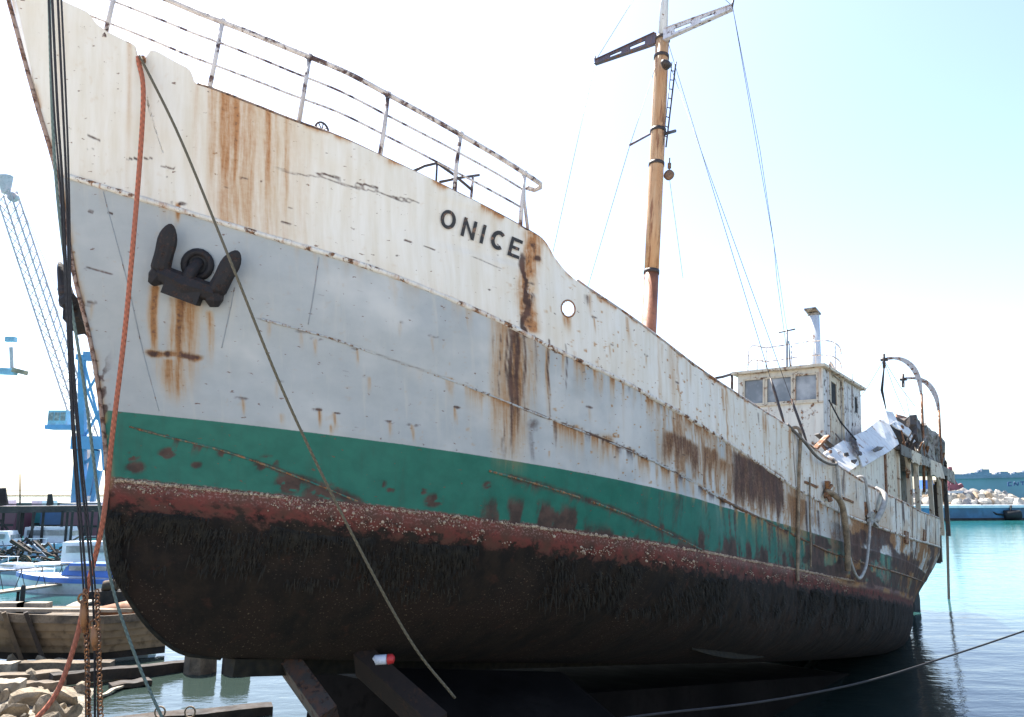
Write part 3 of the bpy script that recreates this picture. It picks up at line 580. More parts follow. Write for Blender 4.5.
# mooring hole lip, notch roller
hc = [skin(4.274 + .115 * math.cos(a), 2.145 + .115 * math.sin(a), .004) for a in np.linspace(0, 2 * math.pi, 24, endpoint=False)]
MB().tube(hc, .013, 6, closed=True).build("mooring_hole_rim", 'rust_iron', hull, True)
MB().tube([skin(-.90, 3.84, .0), skin(-.90, 3.84, -.16)], .03, 8).tube([skin(-.90, 3.90, .03), skin(-.85, 3.91, .04)], .045, 8).build("fairlead", 'rust_iron', hull, True)
# bilge keel
bk = MB(); n = 40; pts = []
for s in np.linspace(9.0, 12.4, n):
    ub = -2.30 - .055 * (s - 9); p = skin(s, ub); nn = hull_normal(s, ub); w = .10 * math.sin(math.pi * min(1, max(.03, (s - 9) / 3.4)) ** .7); pts += [p + Vector((0, 0, .015)), p + nn * w + Vector((0, 0, .01)), p + nn * w - Vector((0, 0, .01)), p - Vector((0, 0, .015))]
bk.add(pts, [(i * 4 + j, i * 4 + (j + 1) % 4, i * 4 + 4 + (j + 1) % 4, i * 4 + 4 + j) for i in range(n - 1) for j in range(4)]).build("bilge_keel", 'weed_dark', hull)
# rudder and sternpost
MB().bar(L(34.55, 0, -2.9), L(34.7, 0, .1), .22, .3, up=(1, 0, 0)).build("stern_post", 'weed_dark', hull)
MB().prism([(0, 0), (1.0, .1), (1.05, 2.3), (.7, 3.0), (.05, 3.1)], L(36.35, 0, -2.85), (1, 0, 0), (0, 0, 1), (0, 1, 0), .2).build("rudder", 'rubber', ship)

# letters painted on the bow
def stroke_letter(polys, c, ex, ey, H, Wd, name):
    """polys: list of outlines in a 0..1 box; drawn on the shell a hair proud"""
    V = []; F = []
    for quad in polys:
        k = len(V); nx, ny = 6, 6
        a, b, cc, d = [Vector((q[0], q[1], 0)) for q in quad]
        for i in range(nx + 1):
            for j in range(ny + 1):
                f, g = i / nx, j / ny; p = (a * (1 - f) + b * f) * (1 - g) + (d * (1 - f) + cc * f) * g
                x = (p.x - .5) * Wd; yy = (p.y - .5) * H
                s = c[0] + ex[0] * x + ey[0] * yy; u = c[1] + ex[1] * x + ey[1] * yy
                V.append(skin(s, u, .022))
        F += [(k + i * (ny + 1) + j, k + (i + 1) * (ny + 1) + j, k + (i + 1) * (ny + 1) + j + 1, k + i * (ny + 1) + j + 1) for i in range(nx) for j in range(ny)]
    o = mesh_obj(name, V, F, 'letter_black', hull); return o
def letter_mat():
    m, nt, b = newmat('letter_black'); N = NT(nt); c = N.coord()
    f = N.noise(c, 13, 4, .65, .55, .68)
    N.link(N.mix(f, (.016, .016, .018), (.22, .12, .07)), b.inputs["Base Color"]); b.inputs["Roughness"].default_value = .6; MATS['letter_black'] = m
letter_mat()
def ring(a0, a1, n, t):
    out = []
    for i in range(n):
        p, q = [math.radians(a0 + (a1 - a0) * k / n) for k in (i, i + 1)]
        f = lambda a, r: (.5 + (.5 - r) * math.cos(a), .5 + (.5 - r * .8) * math.sin(a))
        out.append((f(p, 0), f(q, 0), f(q, t), f(p, t)))
    return out
LET = {'O': (ring(0, 360, 20, .23), 16), 'C': (ring(48, 312, 16, .25), 15.5),
       'N': ([((0, 0), (.24, 0), (.24, 1), (0, 1)), ((.76, 0), (1, 0), (1, 1), (.76, 1)), ((.16, 1), (.02, .92), (.8, 0), (.98, .06))], 14),
       'I': ([((0, 0), (1, 0), (1, 1), (0, 1))], 3.4),
       'E': ([((0, 0), (.26, 0), (.26, 1), (0, 1)), ((.26, 0), (1, 0), (1, .17), (.26, .17)), ((.26, .83), (1, .83), (1, 1), (.26, 1)), ((.26, .42), (.85, .42), (.85, .58), (.26, .58))], 12)}
for ch, c, ex, ey in (('O', (2.41, 2.826), (.0117, -.0017), (-.001, .0124)), ('N', (2.678, 2.783), (.0122, -.0016), (-.0008, .0127)), ('I', (2.862, 2.766), (.0125, -.0015), (-.0006, .0128)), ('C', (3.074, 2.746), (.0131, -.0014), (-.0004, .0131)), ('E', (3.315, 2.716), (.0138, -.0012), (-.0001, .0134))):
    tag(stroke_letter(LET[ch][0], c, ex, ey, 19.0, LET[ch][1], "letter"), "black painted letter " + ch)

# barnacles and hanging weed
def skin_many(s, u):
    e = .01; b = half_breadth(s, u); bs = (half_breadth(s + e, u) - half_breadth(s - e, u)) / (2 * e); bu = (half_breadth(s, u + e) - half_breadth(s, u - e)) / (2 * e)
    n = np.stack([-bs, -np.ones_like(b), -bu], -1); n /= np.linalg.norm(n, axis=1)[:, None]
    t = np.cross(n, [0, 0, 1]); t /= np.linalg.norm(t, axis=1)[:, None]
    return np.stack([s, -b, u + KEEL], -1), n, t, np.cross(n, t)
def growth():
    r = np.random.default_rng(3)
    # barnacles: a thin crust along the top, clusters below
    n = 9000; s = .3 + 15 * r.random(n) ** 1.5; top = r.random(n) < .45
    u = np.where(top, -.772 - .03 * r.random(n), -.80 - .26 * r.random(n))
    keep = np.where(top, r.random(n) < .25 + .75 * sst(.35, .6, fnoise(s * 3, u * 3, 5)), r.random(n) < sst(.48, .66, fnoise(s * 2.6 + 9, u * 7, 6)) * (1 - .7 * sst(4, 9, s)) * .75)
    s, u = s[keep], u[keep]; p, nn, t, e = skin_many(s, u); m = len(s); sz = r.uniform(.004, .011, m) * np.where(r.random(m) < .10, 2.3, 1.0); a0 = r.random(m) * 6; V = np.zeros((m, 10, 3))
    for q in range(5):
        c, d = np.cos(a0 + q * 1.2566)[:, None], np.sin(a0 + q * 1.2566)[:, None]; V[:, q] = p + (t * c + e * d) * sz[:, None] + nn * .003; V[:, 5 + q] = p + (t * c + e * d) * sz[:, None] * .45 + nn * (sz[:, None] * .9 + .012)
    F = []
    for k in range(m): F += [(k * 10 + q, k * 10 + (q + 1) % 5, k * 10 + 5 + (q + 1) % 5, k * 10 + 5 + q) for q in range(5)] + [tuple(k * 10 + 5 + q for q in range(5))]
    tag(mesh_obj("barnacles", V.reshape(-1, 3), F, 'barnacle', hull), kind="stuff", label="pale barnacles crusted along the red waterline")
    n = 16000; s = .28 + 20 * r.random(n) ** 1.5; u = -1.05 - .16 * fnoise(s * 1.7, s * 0, 4) - .65 * r.random(n) ** 2.0; keep = (s > s_stem(u) + .02) & (r.random(n) < sst(.48, .62, fnoise(s * 2.1, u * 2.6, 8)))
    ue = -1.15 - .75 * r.random(700); s = np.concatenate([s[keep], s_stem(ue) + .015 + .10 * r.random(700)]); u = np.concatenate([u[keep], ue]); p, nn, t, e = skin_many(s, u); m = len(s); ln = (r.uniform(.02, .20, m) * r.uniform(.4, 1.1, m))[:, None]; w = (r.uniform(.003, .008, m) * (1 + s * .04))[:, None]; out = r.uniform(.008, .035, m)[:, None]; j = t * r.uniform(-.03, .03, m)[:, None]; dn = np.array([[0.0, 0.0, -1.0]])
    V = np.stack([p - t * w + nn * .012, p + t * w + nn * .012, p + nn * (out + .02) + dn * ln * .5 + t * w * .8 + j * .4, p + nn * (out + .02) + dn * ln * .5 - t * w * .8 + j * .4, p + nn * (out * .8 + .02) + dn * ln + j], 1)
    F = []
    for k in range(m): F += [(k * 5, k * 5 + 1, k * 5 + 2, k * 5 + 3), (k * 5 + 3, k * 5 + 2, k * 5 + 4)]
    tag(mesh_obj("weed", V.reshape(-1, 3), F, 'weed_strand', hull), kind="stuff", label="dark weed hanging from the bottom plating")
def weed_strand_mat():
    m, nt, b = newmat('weed_strand'); N = NT(nt); c = N.coord()
    N.link(N.mix(N.noise(c, 9, 3, .6, .35, .7), (.010, .008, .005), (.030, .023, .013)), b.inputs["Base Color"]); b.inputs["Roughness"].default_value = .9; MATS['weed_strand'] = m
weed_strand_mat()
growth()

# decks and bulkhead
def deck(name, s0_, s1_, fu, mat, n=60):
    V = []; F = []
    for i, s in enumerate(np.linspace(s0_, s1_, n)):
        u = float(fu(s)); b = max(0, float(half_breadth(s, u)) - .02); V += [L(s, b, u), L(s, 0, u + .05), L(s, -b, u)]
    for i in range(n - 1): F += [(i * 3, i * 3 + 1, i * 3 + 4, i * 3 + 3), (i * 3 + 1, i * 3 + 2, i * 3 + 5, i * 3 + 4)]
    return mesh_obj(name, V, F, mat, ship)
deck("forecastle_deck", -1.55, 3.66, lambda s: sheer(max(s, -.38)) - .04 if s > -.38 else float(sheer(-.38)) - .04, 'deck_steel')
deck("main_deck", 3.66, 36.6, lambda s: float(sheer(max(s, 4.5))) - 1.0, 'deck_steel', 100)
V = []; n = 24
for u in np.linspace(float(sheer(4.5)) - 1.0, float(sheer(3.66)) - .05, n): b = float(half_breadth(3.66, u)) - .03; V += [L(3.66, b, u), L(3.66, -b, u)]
mesh_obj("forecastle_bulkhead", V, [(i * 2, i * 2 + 1, i * 2 + 3, i * 2 + 2) for i in range(n - 1)], 'white_steel', ship)
hb = MB(); hb.box(L(6.2, -1.9, .9), L(10.8, 1.9, 1.65)); hb.box(L(6.1, -2.0, 1.65), L(10.9, 2.0, 1.75)); hb.build("hatch_coaming", 'rust_iron', ship)

# ------------------------------------------------------------------ ship fittings
Minv = M.inverted()
def _ray(px, py):
    o = Minv @ Vector((0, 0, CAM_H)); return o, (Minv @ at(px, py, 1.0)) - o
def on_b(px, py, b):
    o, r = _ray(px, py); return o + r * ((-b - o.y) / r.y)
def on_s(px, py, s):
    o, r = _ray(px, py); return o + r * ((s - o.x) / r.x)
UP = Vector((0, 0, 1))

# forecastle rail
rail = empty("railing"); rail.parent = ship
feet = [-1.95, -1.231, -.24, .63, 1.50, 2.42, 3.36]
def rail_pt(s, h, inset=.05):
    sh = float(sheer(s)); sh = sh if (s > -.24 or h < 0) else 3.727 + .235 * (-.24 - s); return L(s - .02 * h, float(half_breadth(s, sheer(s))) - inset, sh + h)
for i, s in enumerate(feet):
    p0 = rail_pt(s, -.05); p1 = rail_pt(s, .93 - .04 * max(0, i - 3))
    kink = (p0 + p1) / 2 + Vector((random.uniform(-.012, .012), random.uniform(-.012, .012), 0))
    MB().tube([p0, kink, p1], [.030, .027, .026], 8).tube([p1 - UP * .03, p1 + UP * .03], .040, 8).build("stanchion", 'rail_paint', rail, True)
MB().tube([rail_pt(3.50, -.05), rail_pt(3.40, .45, .07), rail_pt(3.36, .78, .06)], .022, 8).build("stanchion_brace", 'rail_paint', rail, True)
for h, r, e in ((.93, .033, 3.62), (.64, .014, 3.36), (.34, .014, 3.36)):
    ss = np.linspace(-1.95, e, 46); pts = []
    for s in ss:
        sag = .008 * math.sin((s + 2) * 2.1 + h * 5) if h < .9 else .004 * math.sin(s * 2.1)
        drop = -.04 * max(0, (s - .63) / .9) if s > .63 else 0
        pts.append(rail_pt(s, h * (1 + drop / .93) + sag))
    if h > .9: pts += [pts[-1] + Vector((.06, .05, -.01)), pts[-1] + Vector((.05, .14, -.035)), pts[-1] + Vector((-.08, .17, -.05))]
    MB().tube(pts, r, 8).build("rail_bar", 'rail_paint', rail, True)
# bent hand rail and ladder head at the after end of the forecastle
hr = empty("ladder_rail"); hr.parent = ship
q = [on_b(412, 172, 1.6), on_b(424, 166, 1.6), on_b(437, 163, 1.6), on_b(453, 174, 1.6), on_b(472, 190, 1.6)]
MB().tube(q, .022, 8).build("handrail_bar", 'dark_iron', hr, True)
MB().tube([on_b(437, 163, 1.6), on_b(436, 186, 1.6)], .016, 6).build("handrail_post", 'dark_iron', hr, True)
MB().tube([on_b(440, 182, 1.6), on_b(458, 178, 1.6), on_b(479, 175, 1.6)], .022, 8).build("handrail_bar", 'dark_iron', hr, True)
MB().tube([on_b(473, 176, 1.6), on_b(471, 200, 1.6)], .022, 6).build("handrail_post", 'rail_paint', hr, True)
# windlass on the forecastle: hand wheel, drums, bollard
wl = empty("windlass"); wl.parent = ship
c = on_b(322, 130, 1.9); w = MB(); w.tube(circle(c, (1, 0, 0), (0, 0, 1), .10, 20), .014, 6, closed=True)
for k in range(4): a = k * math.pi / 4; w.tube([c + Vector((math.cos(a), 0, math.sin(a))) * .1, c - Vector((math.cos(a), 0, math.sin(a))) * .1], .008, 5)
w.build("hand_wheel", 'dark_iron', wl, True)
for px, py, b, r in ((336, 137, 1.9, .10), (376, 156, 2.2, .11), (268, 111, 1.6, .09)):
    c = on_b(px, py, b); MB().tube([c + Vector((0, .12, -.10)), c + Vector((0, .12, -.02)), c + Vector((0, .12, .02)), c + Vector((0, .12, .05))], [r, r, r * .7, r * .2], 12).build("bollard_head", 'dark_iron', wl, True)
MB().box(L(.8, -.7, 3.0), L(1.7, .7, 3.45)).build("windlass_bed", 'dark_iron', wl)

# mast
mast = empty("mast"); mast.parent = ship
MB().tube([L(12.45, 0, u) for u in (.7, 3, 6.36)], [.19, .19, .185], 20).build("mast_foot", 'mast_red', mast, True)
MB().tube([L(12.45, 0, u) for u in (6.36, 8, 10, 12, 13.35)], [.184, .192, .196, .192, .185], 20).build("mast_pole", 'mast_ochre', mast, True)
MB().tube([L(12.47, 0, u) for u in (13.3, 14.6, 16.6)], [.13, .115, .08], 16).build("topmast", 'white_steel', mast, True)
for u, r in ((6.36, .20), (9.42, .21), (10.42, .215), (12.72, .21), (13.3, .215)):
    MB().tube([L(12.45, 0, u - .05), L(12.45, 0, u + .05)], r, 20).build("mast_band", 'dark_iron', mast, True)
def arm(sd, mat):
    mb = MB(); tip = 2.12; h0, h1 = .36, .13; z = 13.30
    hh = lambda x: h0 + (h1 - h0) * x / tip
    def cell(x0, x1, lo, hi):
        q = [(x0, lo(x0)), (x1, lo(x1)), (x1, hi(x1)), (x0, hi(x0))]
        mb.prism(q, L(12.30, 0, z), (0, -sd, 0), (0, 0, 1), (1, 0, 0), .05)
    f = lambda k: (lambda x: k * hh(x) / 2)
    for x0, x1 in ((.12, .45), (.95, 1.22), (1.62, tip)): cell(x0, x1, f(-1), f(1))
    for x0, x1 in ((.45, .95), (1.22, 1.62)): cell(x0, x1, f(-1), f(-.42)); cell(x0, x1, f(.42), f(1))
    mb.bar(L(12.30, sd * .15, z + .18), L(12.30, sd * tip, z + .07), .12, .02); mb.bar(L(12.30, sd * .15, z - .185), L(12.30, sd * tip, z - .07), .12, .02)
    o = mb.build("crosstree_arm", mat, mast)
    MB().tube([L(12.30, sd * tip, z + .02), L(12.30, sd * (tip + .03), z + .22)], .03, 6).build("arm_eye", 'dark_iron', mast, True)
arm(1, 'yard_white'); arm(-1, 'yard_dark')
lad = MB(); a0, a1 = on_b(676, 62, .35), on_b(666, 147, .35); b0, b1 = on_b(672, 62, .3), on_b(663, 145, .3)
lad.tube([a0, a1], .024, 6).tube([b0, b1], .012, 6)
for k in range(1, 9): lad.tube([a0.lerp(a1, k / 9), b0.lerp(b1, k / 9)], .014, 5)
lad.build("mast_ladder", 'dark_iron', mast, True)
MB().tube([on_b(630, 145, .1), on_b(650, 134, .1)], .03, 6).build("spreader", 'yard_dark', mast, True)
MB().tube([on_b(664, 134, .2), on_b(675, 131, .2)], .05, 6).build("spreader", 'dark_iron', mast, True)
bl = on_b(669, 175, .3); MB().tube([bl + Vector((.07, 0, 0)), bl + Vector((.04, 0, 0)), bl - Vector((.04, 0, 0)), bl - Vector((.07, 0, 0))], [.08, .14, .14, .08], 14).tube([bl + UP * .14, bl + UP * .5], .02, 6).tube([bl + UP * .2, bl + UP * .34], .05, 8).build("cargo_block", 'block_wood', mast, True)
fl = on_b(665, 64, .35); MB().tube([fl + Vector((-.12, 0, 0)), fl + Vector((.02, 0, .02)), fl + Vector((.14, 0, .02))], [.07, .12, .12], 10).build("deck_lamp", 'dark_iron', mast, True)
def stay(pts, r=.0075): MB().tube([p for p in pts], r, 5).build("stay", 'wire', mast, True)
tipP, tipS = L(12.30, 2.13, 13.33), L(12.30, -2.13, 13.33); head = L(12.47, 0, 16.5)
stay([head, tipS]); stay([tipS, on_b(553, 252, -2.9)]); stay([L(12.45, -.1, 12.7), on_b(630, 145, .1), on_b(587, 290, -3.4)])
stay([head, tipP]); kn = on_b(774, 245, 1.2)
stay([tipP, kn]); stay([tipP + Vector((.02, 0, -.05)), on_b(760, 150, 1.5), kn]); stay([kn, L(21.57, 0, 7.6)]); stay([kn, on_b(777, 280, 1.0), on_b(786, 345, .6)], .008)
for ps, s in (((672, 43), 11.3), ((677, 62), 12.55)):
    foot = L(s, 3.86, float(sheer(s)) + .05); top_ = L(12.5, .15, 13.2 if s < 12 else 12.7)
    low = foot.lerp(top_, .09); stay([top_, low]); MB().tube([low, low.lerp(foot, .2), low.lerp(foot, .8), foot], [.015, .03, .03, .015], 6).build("turnbuckle", 'dark_iron', mast, True)
stay([on_b(655, 70, 0), on_b(651, 160, .1)], .006); stay([bl, on_b(683, 278, .2)], .006)

# wheelhouse
wh = empty("wheelhouse"); wh.parent = ship
FS, HB = 20.85, 1.42
def wall_s(name, rects, s, mat, t=.06):
    mb = MB()
    for b0_, b1_, u0, u1 in rects: mb.box(L(s, b1_, u0), L(s + t, b0_, u1))
    return mb.build(name, mat, wh)
wins = [(-1.20, -.50), (-.42, .44), (.52, 1.25)]
rects = [(-HB, HB, .6, 4.90), (-HB, HB, 5.75, 5.95)]; edges = [-HB] + [x for w_ in wins for x in w_] + [HB]
for i in range(0, 8, 2): rects.append((edges[i], edges[i + 1], 4.9, 5.75))
wall_s("front_wall", rects, FS, 'cream_wall')
for b0_, b1_ in wins:
    MB().box(L(FS + .03, b1_, 4.9), L(FS + .045, b0_, 5.75)).build("window_pane", 'window_glass', wh)
    fr = MB()
    for r_ in ((b0_ - .03, b0_ + .035, 4.87, 5.78), (b1_ - .035, b1_ + .03, 4.87, 5.78)): fr.box(L(FS - .025, r_[1], r_[2]), L(FS - .002, r_[0], r_[3]))
    for u0, u1 in ((4.86, 4.92), (5.73, 5.79)): fr.box(L(FS - .028, b1_ + .03, u0), L(FS - .003, b0_ - .03, u1))
    fr.build("window_frame", 'cream_steel', wh)
MB().box(L(FS - .06, HB + .02, 4.80), L(FS - .002, -HB - .02, 4.85)).build("sill_ledge", 'cream_steel', wh)
AF = 24.75
sidep = MB(); tu = lambda s: 5.93 + (s - FS) * .055
def side_rect(mb, s0_, s1_, u0, u1, b=HB, t=.05, top=False):
    z1a, z1b = (tu(s0_), tu(s1_)) if top else (u1, u1)
    mb.add([L(s0_, b, u0), L(s1_, b, u0), L(s1_, b, z1b), L(s0_, b, z1a), L(s0_, b - t, u0), L(s1_, b - t, u0), L(s1_, b - t, z1b), L(s0_, b - t, z1a)], [(0, 1, 2, 3), (7, 6, 5, 4), (0, 4, 5, 1), (1, 5, 6, 2), (2, 6, 7, 3), (3, 7, 4, 0)])
D0, D1 = 21.55, 22.75
side_rect(sidep, FS + .06, D0, .6, 0, top=True); side_rect(sidep, D0, D1, 5.98, 0, top=True); side_rect(sidep, D1, 24.05, .6, 0, top=True)
side_rect(sidep, 24.05, 24.4, .6, 5.2); side_rect(sidep, 24.05, 24.4, 5.75, 0, top=True); side_rect(sidep, 24.4, AF, .6, 0, top=True)
sidep.build("side_wall", 'side_wall', wh)
dr = MB(); side_rect(dr, D0, D1, .7, 5.02, HB - .06); side_rect(dr, D0, 21.8, 5.02, 5.75, HB - .06); side_rect(dr, 22.35, D1, 5.02, 5.75, HB - .06); side_rect(dr, D0, D1, 5.75, 5.97, HB - .06)
dr = dr.build("door", 'cream_steel', wh); g = MB(); side_rect(g, 21.8, 22.35, 5.02, 5.75, HB - .09, .01); g.build("door_window", 'rubber', dr)
jm = MB(); side_rect(jm, D0 - .08, D0, .7, 6.0, HB + .03); side_rect(jm, D1, D1 + .08, .7, 6.0, HB + .03); side_rect(jm, D0 - .08, D1 + .08, 6.0, 6.05, HB + .032); jm.build("door_frame", 'cream_steel', wh)
g = MB(); side_rect(g, 24.05, 24.4, 5.2, 5.75, HB - .03, .01); g.build("side_window", 'rubber', wh)
for s in (21.25, 23.25, 23.75):
    g = MB(); side_rect(g, s, s + .07, .7, tu(s) - .05, HB + .025, .023); g.build("wall_stiffener", 'side_wall', wh)
MB().box(L(FS + .06, -HB + .05, .6), L(AF, -HB, 5.95)).build("side_wall", 'side_wall', wh)
MB().box(L(AF - .05, HB - .06, .6), L(AF, -HB + .06, 6.1)).build("back_wall", 'side_wall', wh)
V = []; 
for s in (FS - .22, AF + .2):
    for b in (HB + .14, -HB - .14): V += [L(s, b, tu(s) + .01), L(s, b, tu(s) + .10)]
mesh_obj("roof", V, [(0, 1, 3, 2), (4, 6, 7, 5), (0, 4, 5, 1), (2, 3, 7, 6), (1, 5, 7, 3), (0, 2, 6, 4)], 'cream_steel', wh)
ru = lambda s: tu(s) + .10
MB().tube([L(24.2, 0, u) for u in (6.1, 6.4, 9.0)], [.28, .26, .20], 16).build("exhaust_pipe", 'pipe_paint', wh, True)
MB().bar(L(23.80, 0, 9.12), L(24.38, 0, 9.06), .42, .07).tube([L(24.2, 0, 8.98), L(24.18, 0, 9.06)], .215, 14).build("exhaust_cap", 'burnt_edge', wh)
MB().tube([L(21.57, 0, 6.0), L(21.57, 0, 7.62)], .03, 6).tube([L(21.57, -.28, 7.55), L(21.57, .28, 7.6)], .025, 6).tube([L(21.57, .12, 6.0), L(21.57, .06, 7.2)], .022, 6).build("antenna", 'dark_iron', wh, True)
def roof_rail(du):
    pts = [L(21.2, -1.2, 6.98 + du), L(21.6, -1.2, 7.2 + du), L(22.5, -1.15, 7.38 + du), L(22.7, -.9, 7.44 + du), L(22.75, .2, 7.5 + du), L(22.75, .9, 7.46 + du), L(22.8, 1.18, 7.36 + du), L(23.2, 1.22, 7.30 + du), L(23.35, 1.22, 7.1 + du)]
    MB().tube([L(21.15, -1.2, 6.0)] + spline(pts, 5) if du == 0 else spline(pts, 5), .022, 6).build("roof_rail_bar", 'rail_paint', wh, True)
roof_rail(0); roof_rail(-.52)
for s, b in ((22.6, -1.15), (22.75, -.3), (22.75, .55), (22.78, 1.2)): MB().tube([L(s, b, tu(s) + .05), L(s, b, 7.42)], .02, 6).build("roof_rail_post", 'rail_paint', wh, True)
MB().tube([L(21.9, -1.2, 6.0), L(21.95, -1.2, 6.75), L(22.3, -1.15, 6.85)], .02, 6).build("roof_rail_post", 'rail_paint', wh, True)
MB().tube(circle(on_b(832, 367, 1.2), (1, 0, 0), (0, .3, .95), .19, 18), .035, 6, closed=True).build("lifebuoy_ring", 'rail_paint', wh, True)
MB().tube([L(24.6, 1.2, 6.1), L(24.65, 1.2, 6.75)], .015, 5).build("aerial", 'dark_iron', wh, True)
MB().tube([on_b(716, 378, -2.0), on_b(722, 377, -2.0), on_b(732, 374, -1.9)], .05, 6).tube([on_b(732, 373, -1.9), on_b(732, 396, -1.9)], .05, 6).build("vent_post", 'dark_iron', ship, True)

# after deck house with fallen boat deck
ah = empty("deck_house"); ah.parent = ship
HBA = 2.25
def side_panel(name, s0_, s1_, u0, u1a, u1b, mat, b=HBA, t=.06, par=None):
    mb = MB(); mb.add([L(s0_, b, u0), L(s1_, b, u0), L(s1_, b, u1b), L(s0_, b, u1a), L(s0_, b - t, u0), L(s1_, b - t, u0), L(s1_, b - t, u1b), L(s0_, b - t, u1a)], [(0, 1, 2, 3), (7, 6, 5, 4), (0, 4, 5, 1), (1, 5, 6, 2), (2, 6, 7, 3), (3, 7, 4, 0)])
    return mb.build(name, mat, par or ah)
side_panel("wall_panel", 20.0, 24.3, .6, 2.9, 4.0, 'cream_wall'); side_panel("wall_panel", 24.3, 26.0, .6, 4.0, 4.2, 'cream_steel', HBA - .008); side_panel("wall_panel", 26.0, 27.4, .6, 4.2, 4.3, 'side_wall', HBA - .5)
side_panel("wall_stiffener", 24.25, 24.4, .6, 4.0, 4.02, 'rust_iron', HBA + .05); side_panel("wall_stiffener", 25.9, 26.05, .6, 4.15, 4.2, 'cream_steel', HBA + .05)
side_panel("inner_casing", 27.4, 33.6, .6, 4.3, 4.5, 'burnt_and_shade', .9); side_panel("wall_panel", 20.0, 33.0, .6, 3.6, 4.4, 'burnt_and_shade', -HBA + .06)  # casing darkened in its colour to give the shaded interior
MB().box(L(20.0, HBA - .06, .6), L(20.06, -HBA + .06, 2.9)).build("front_bulkhead", 'cream_wall', ah)
side_panel("casing_door", 28.0, 28.9, .9, 3.7, 3.75, 'burnt_and_shade', .93); side_panel("casing_door", 30.2, 31.0, .9, 3.7, 3.75, 'burnt_and_shade', .93)
for s, mt in ((27.4, 'cream_steel'), (28.5, 'cream_steel'), (30.6, 'cream_steel'), (32.1, 'cream_steel'), (33.2, 'burnt_and_shade')):
    MB().bar(L(s, HBA + .02, float(sheer(s)) - .6), L(s, HBA - .02, 4.35 + (s - 27) * .04), .16, .12).build("deck_post", mt, ah)
    MB().add([L(s - .45, HBA + .03, 4.25 + (s - 27) * .04), L(s + .45, HBA + .03, 4.25 + (s - 27) * .04), L(s + .05, HBA + .03, 3.75), L(s - .05, HBA + .03, 3.75), L(s - .45, HBA - .05, 4.25 + (s - 27) * .04), L(s + .45, HBA - .05, 4.25 + (s - 27) * .04), L(s + .05, HBA - .05, 3.75), L(s - .05, HBA - .05, 3.75)], [(0, 1, 2, 3), (7, 6, 5, 4), (0, 4, 5, 1), (1, 5, 6, 2), (2, 6, 7, 3), (3, 7, 4, 0)]).build("knee_bracket", mt, ah)
V = []
for s in (25.6, 34.0):
    for b in (HBA + .15, -HBA): V += [L(s, b, 4.22 + (s - 27) * .045), L(s, b, 4.34 + (s - 27) * .045)]
mesh_obj("boat_deck", V, [(0, 1, 3, 2), (4, 6, 7, 5), (0, 4, 5, 1), (2, 3, 7, 6), (1, 5, 7, 3), (0, 2, 6, 4)], 'burnt_and_shade', ah)
r = random.Random(5)
for k in range(6):                                             # fascia in plates, a few hanging loose
    s0_ = 25.7 + k * 1.4; s1_ = s0_ + 1.36; z = 4.36 + (s0_ - 27) * .045; dp = (.30, .34, .28, .5, .3, .42)[k]; n = 9; pts = []
    for i_ in range(n):
        s = s0_ + (s1_ - s0_) * i_ / (n - 1); zz = 4.36 + (s - 27) * .045; rag = r.uniform(0, .10) if k % 2 else r.uniform(0, .04)
        for o_ in (0, .03): pts += [L(s, HBA + .17 + o_ + (.10 if k == 3 else 0) * (i_ / n), zz + .05), L(s, HBA + .17 + o_ + (.22 if k == 3 else .02) * (i_ / n), zz - dp - rag)]
    F = []
    for i_ in range(n - 1):
        a = i_ * 4
        for p_, q_ in ((0, 1), (1, 3), (3, 2), (2, 0)): F.append((a + p_, a + q_, a + 4 + q_, a + 4 + p_))
    F += [(0, 2, 3, 1), (4 * n - 4, 4 * n - 3, 4 * n - 1, 4 * n - 2)]
    mesh_obj("fascia_plate", pts, F, ('burnt_and_shade', 'cream_steel', 'burnt_edge', 'cream_steel', 'burnt_and_shade', 'burnt_edge')[k], ah)
def sheet(name, outline, mat, t=.04, parent=None, jitter=0.0, n_in=0):
    """crumpled plate through outline points given in ship coordinates"""
    pts = [Vector(p) for p in outline]; c = sum(pts, Vector()) / len(pts); nrm = Vector()
    for i in range(len(pts)): nrm += (pts[i] - c).cross(pts[(i + 1) % len(pts)] - c)
    nrm.normalize(); bm = bmesh.new(); vs_ = [bm.verts.new(p) for p in pts]; f = bm.faces.new(vs_)
    bmesh.ops.triangulate(bm, faces=[f]); bmesh.ops.subdivide_edges(bm, edges=bm.edges[:], cuts=3, use_grid_fill=True); bmesh.ops.triangulate(bm, faces=bm.faces[:])
    rr = random.Random(len(name) + len(pts))
    for v in bm.verts: v.co += nrm * rr.gauss(0, jitter)
    g = bmesh.ops.extrude_face_region(bm, geom=bm.faces[:])
    for v in [x for x in g['geom'] if isinstance(x, bmesh.types.BMVert)]: v.co += nrm * t
    bmesh.ops.recalc_face_normals(bm, faces=bm.faces[:])
    me = bpy.data.meshes.new(name); bm.to_mesh(me); bm.free(); me.materials.append(MATS[mat]); o = bpy.data.objects.new(name, me); COL.objects.link(o); o.parent = parent or ah; return o
sheet("fallen_plate", [on_b(*p) for p in ((851, 437, 1.9), (866, 430, 1.8), (880, 419, 1.6), (886, 411, 1.5), (893, 412, 1.5), (897, 420, 1.7), (890, 425, 1.9), (896, 436, 2.1), (899, 444, 2.25), (890, 451, 2.45), (878, 458, 2.5), (863, 467, 2.55), (858, 454, 2.35))], 'white_plate', .05, jitter=.005)
sheet("torn_plate", [on_b(*p) for p in ((819, 455, 2.0), (829, 449, 2.05), (844, 440, 2.0), (851, 443, 2.1), (856, 455, 2.35), (860, 464, 2.5), (848, 472, 2.6), (838, 464, 2.45), (830, 458, 2.2))], 'white_plate', .05, jitter=.02)
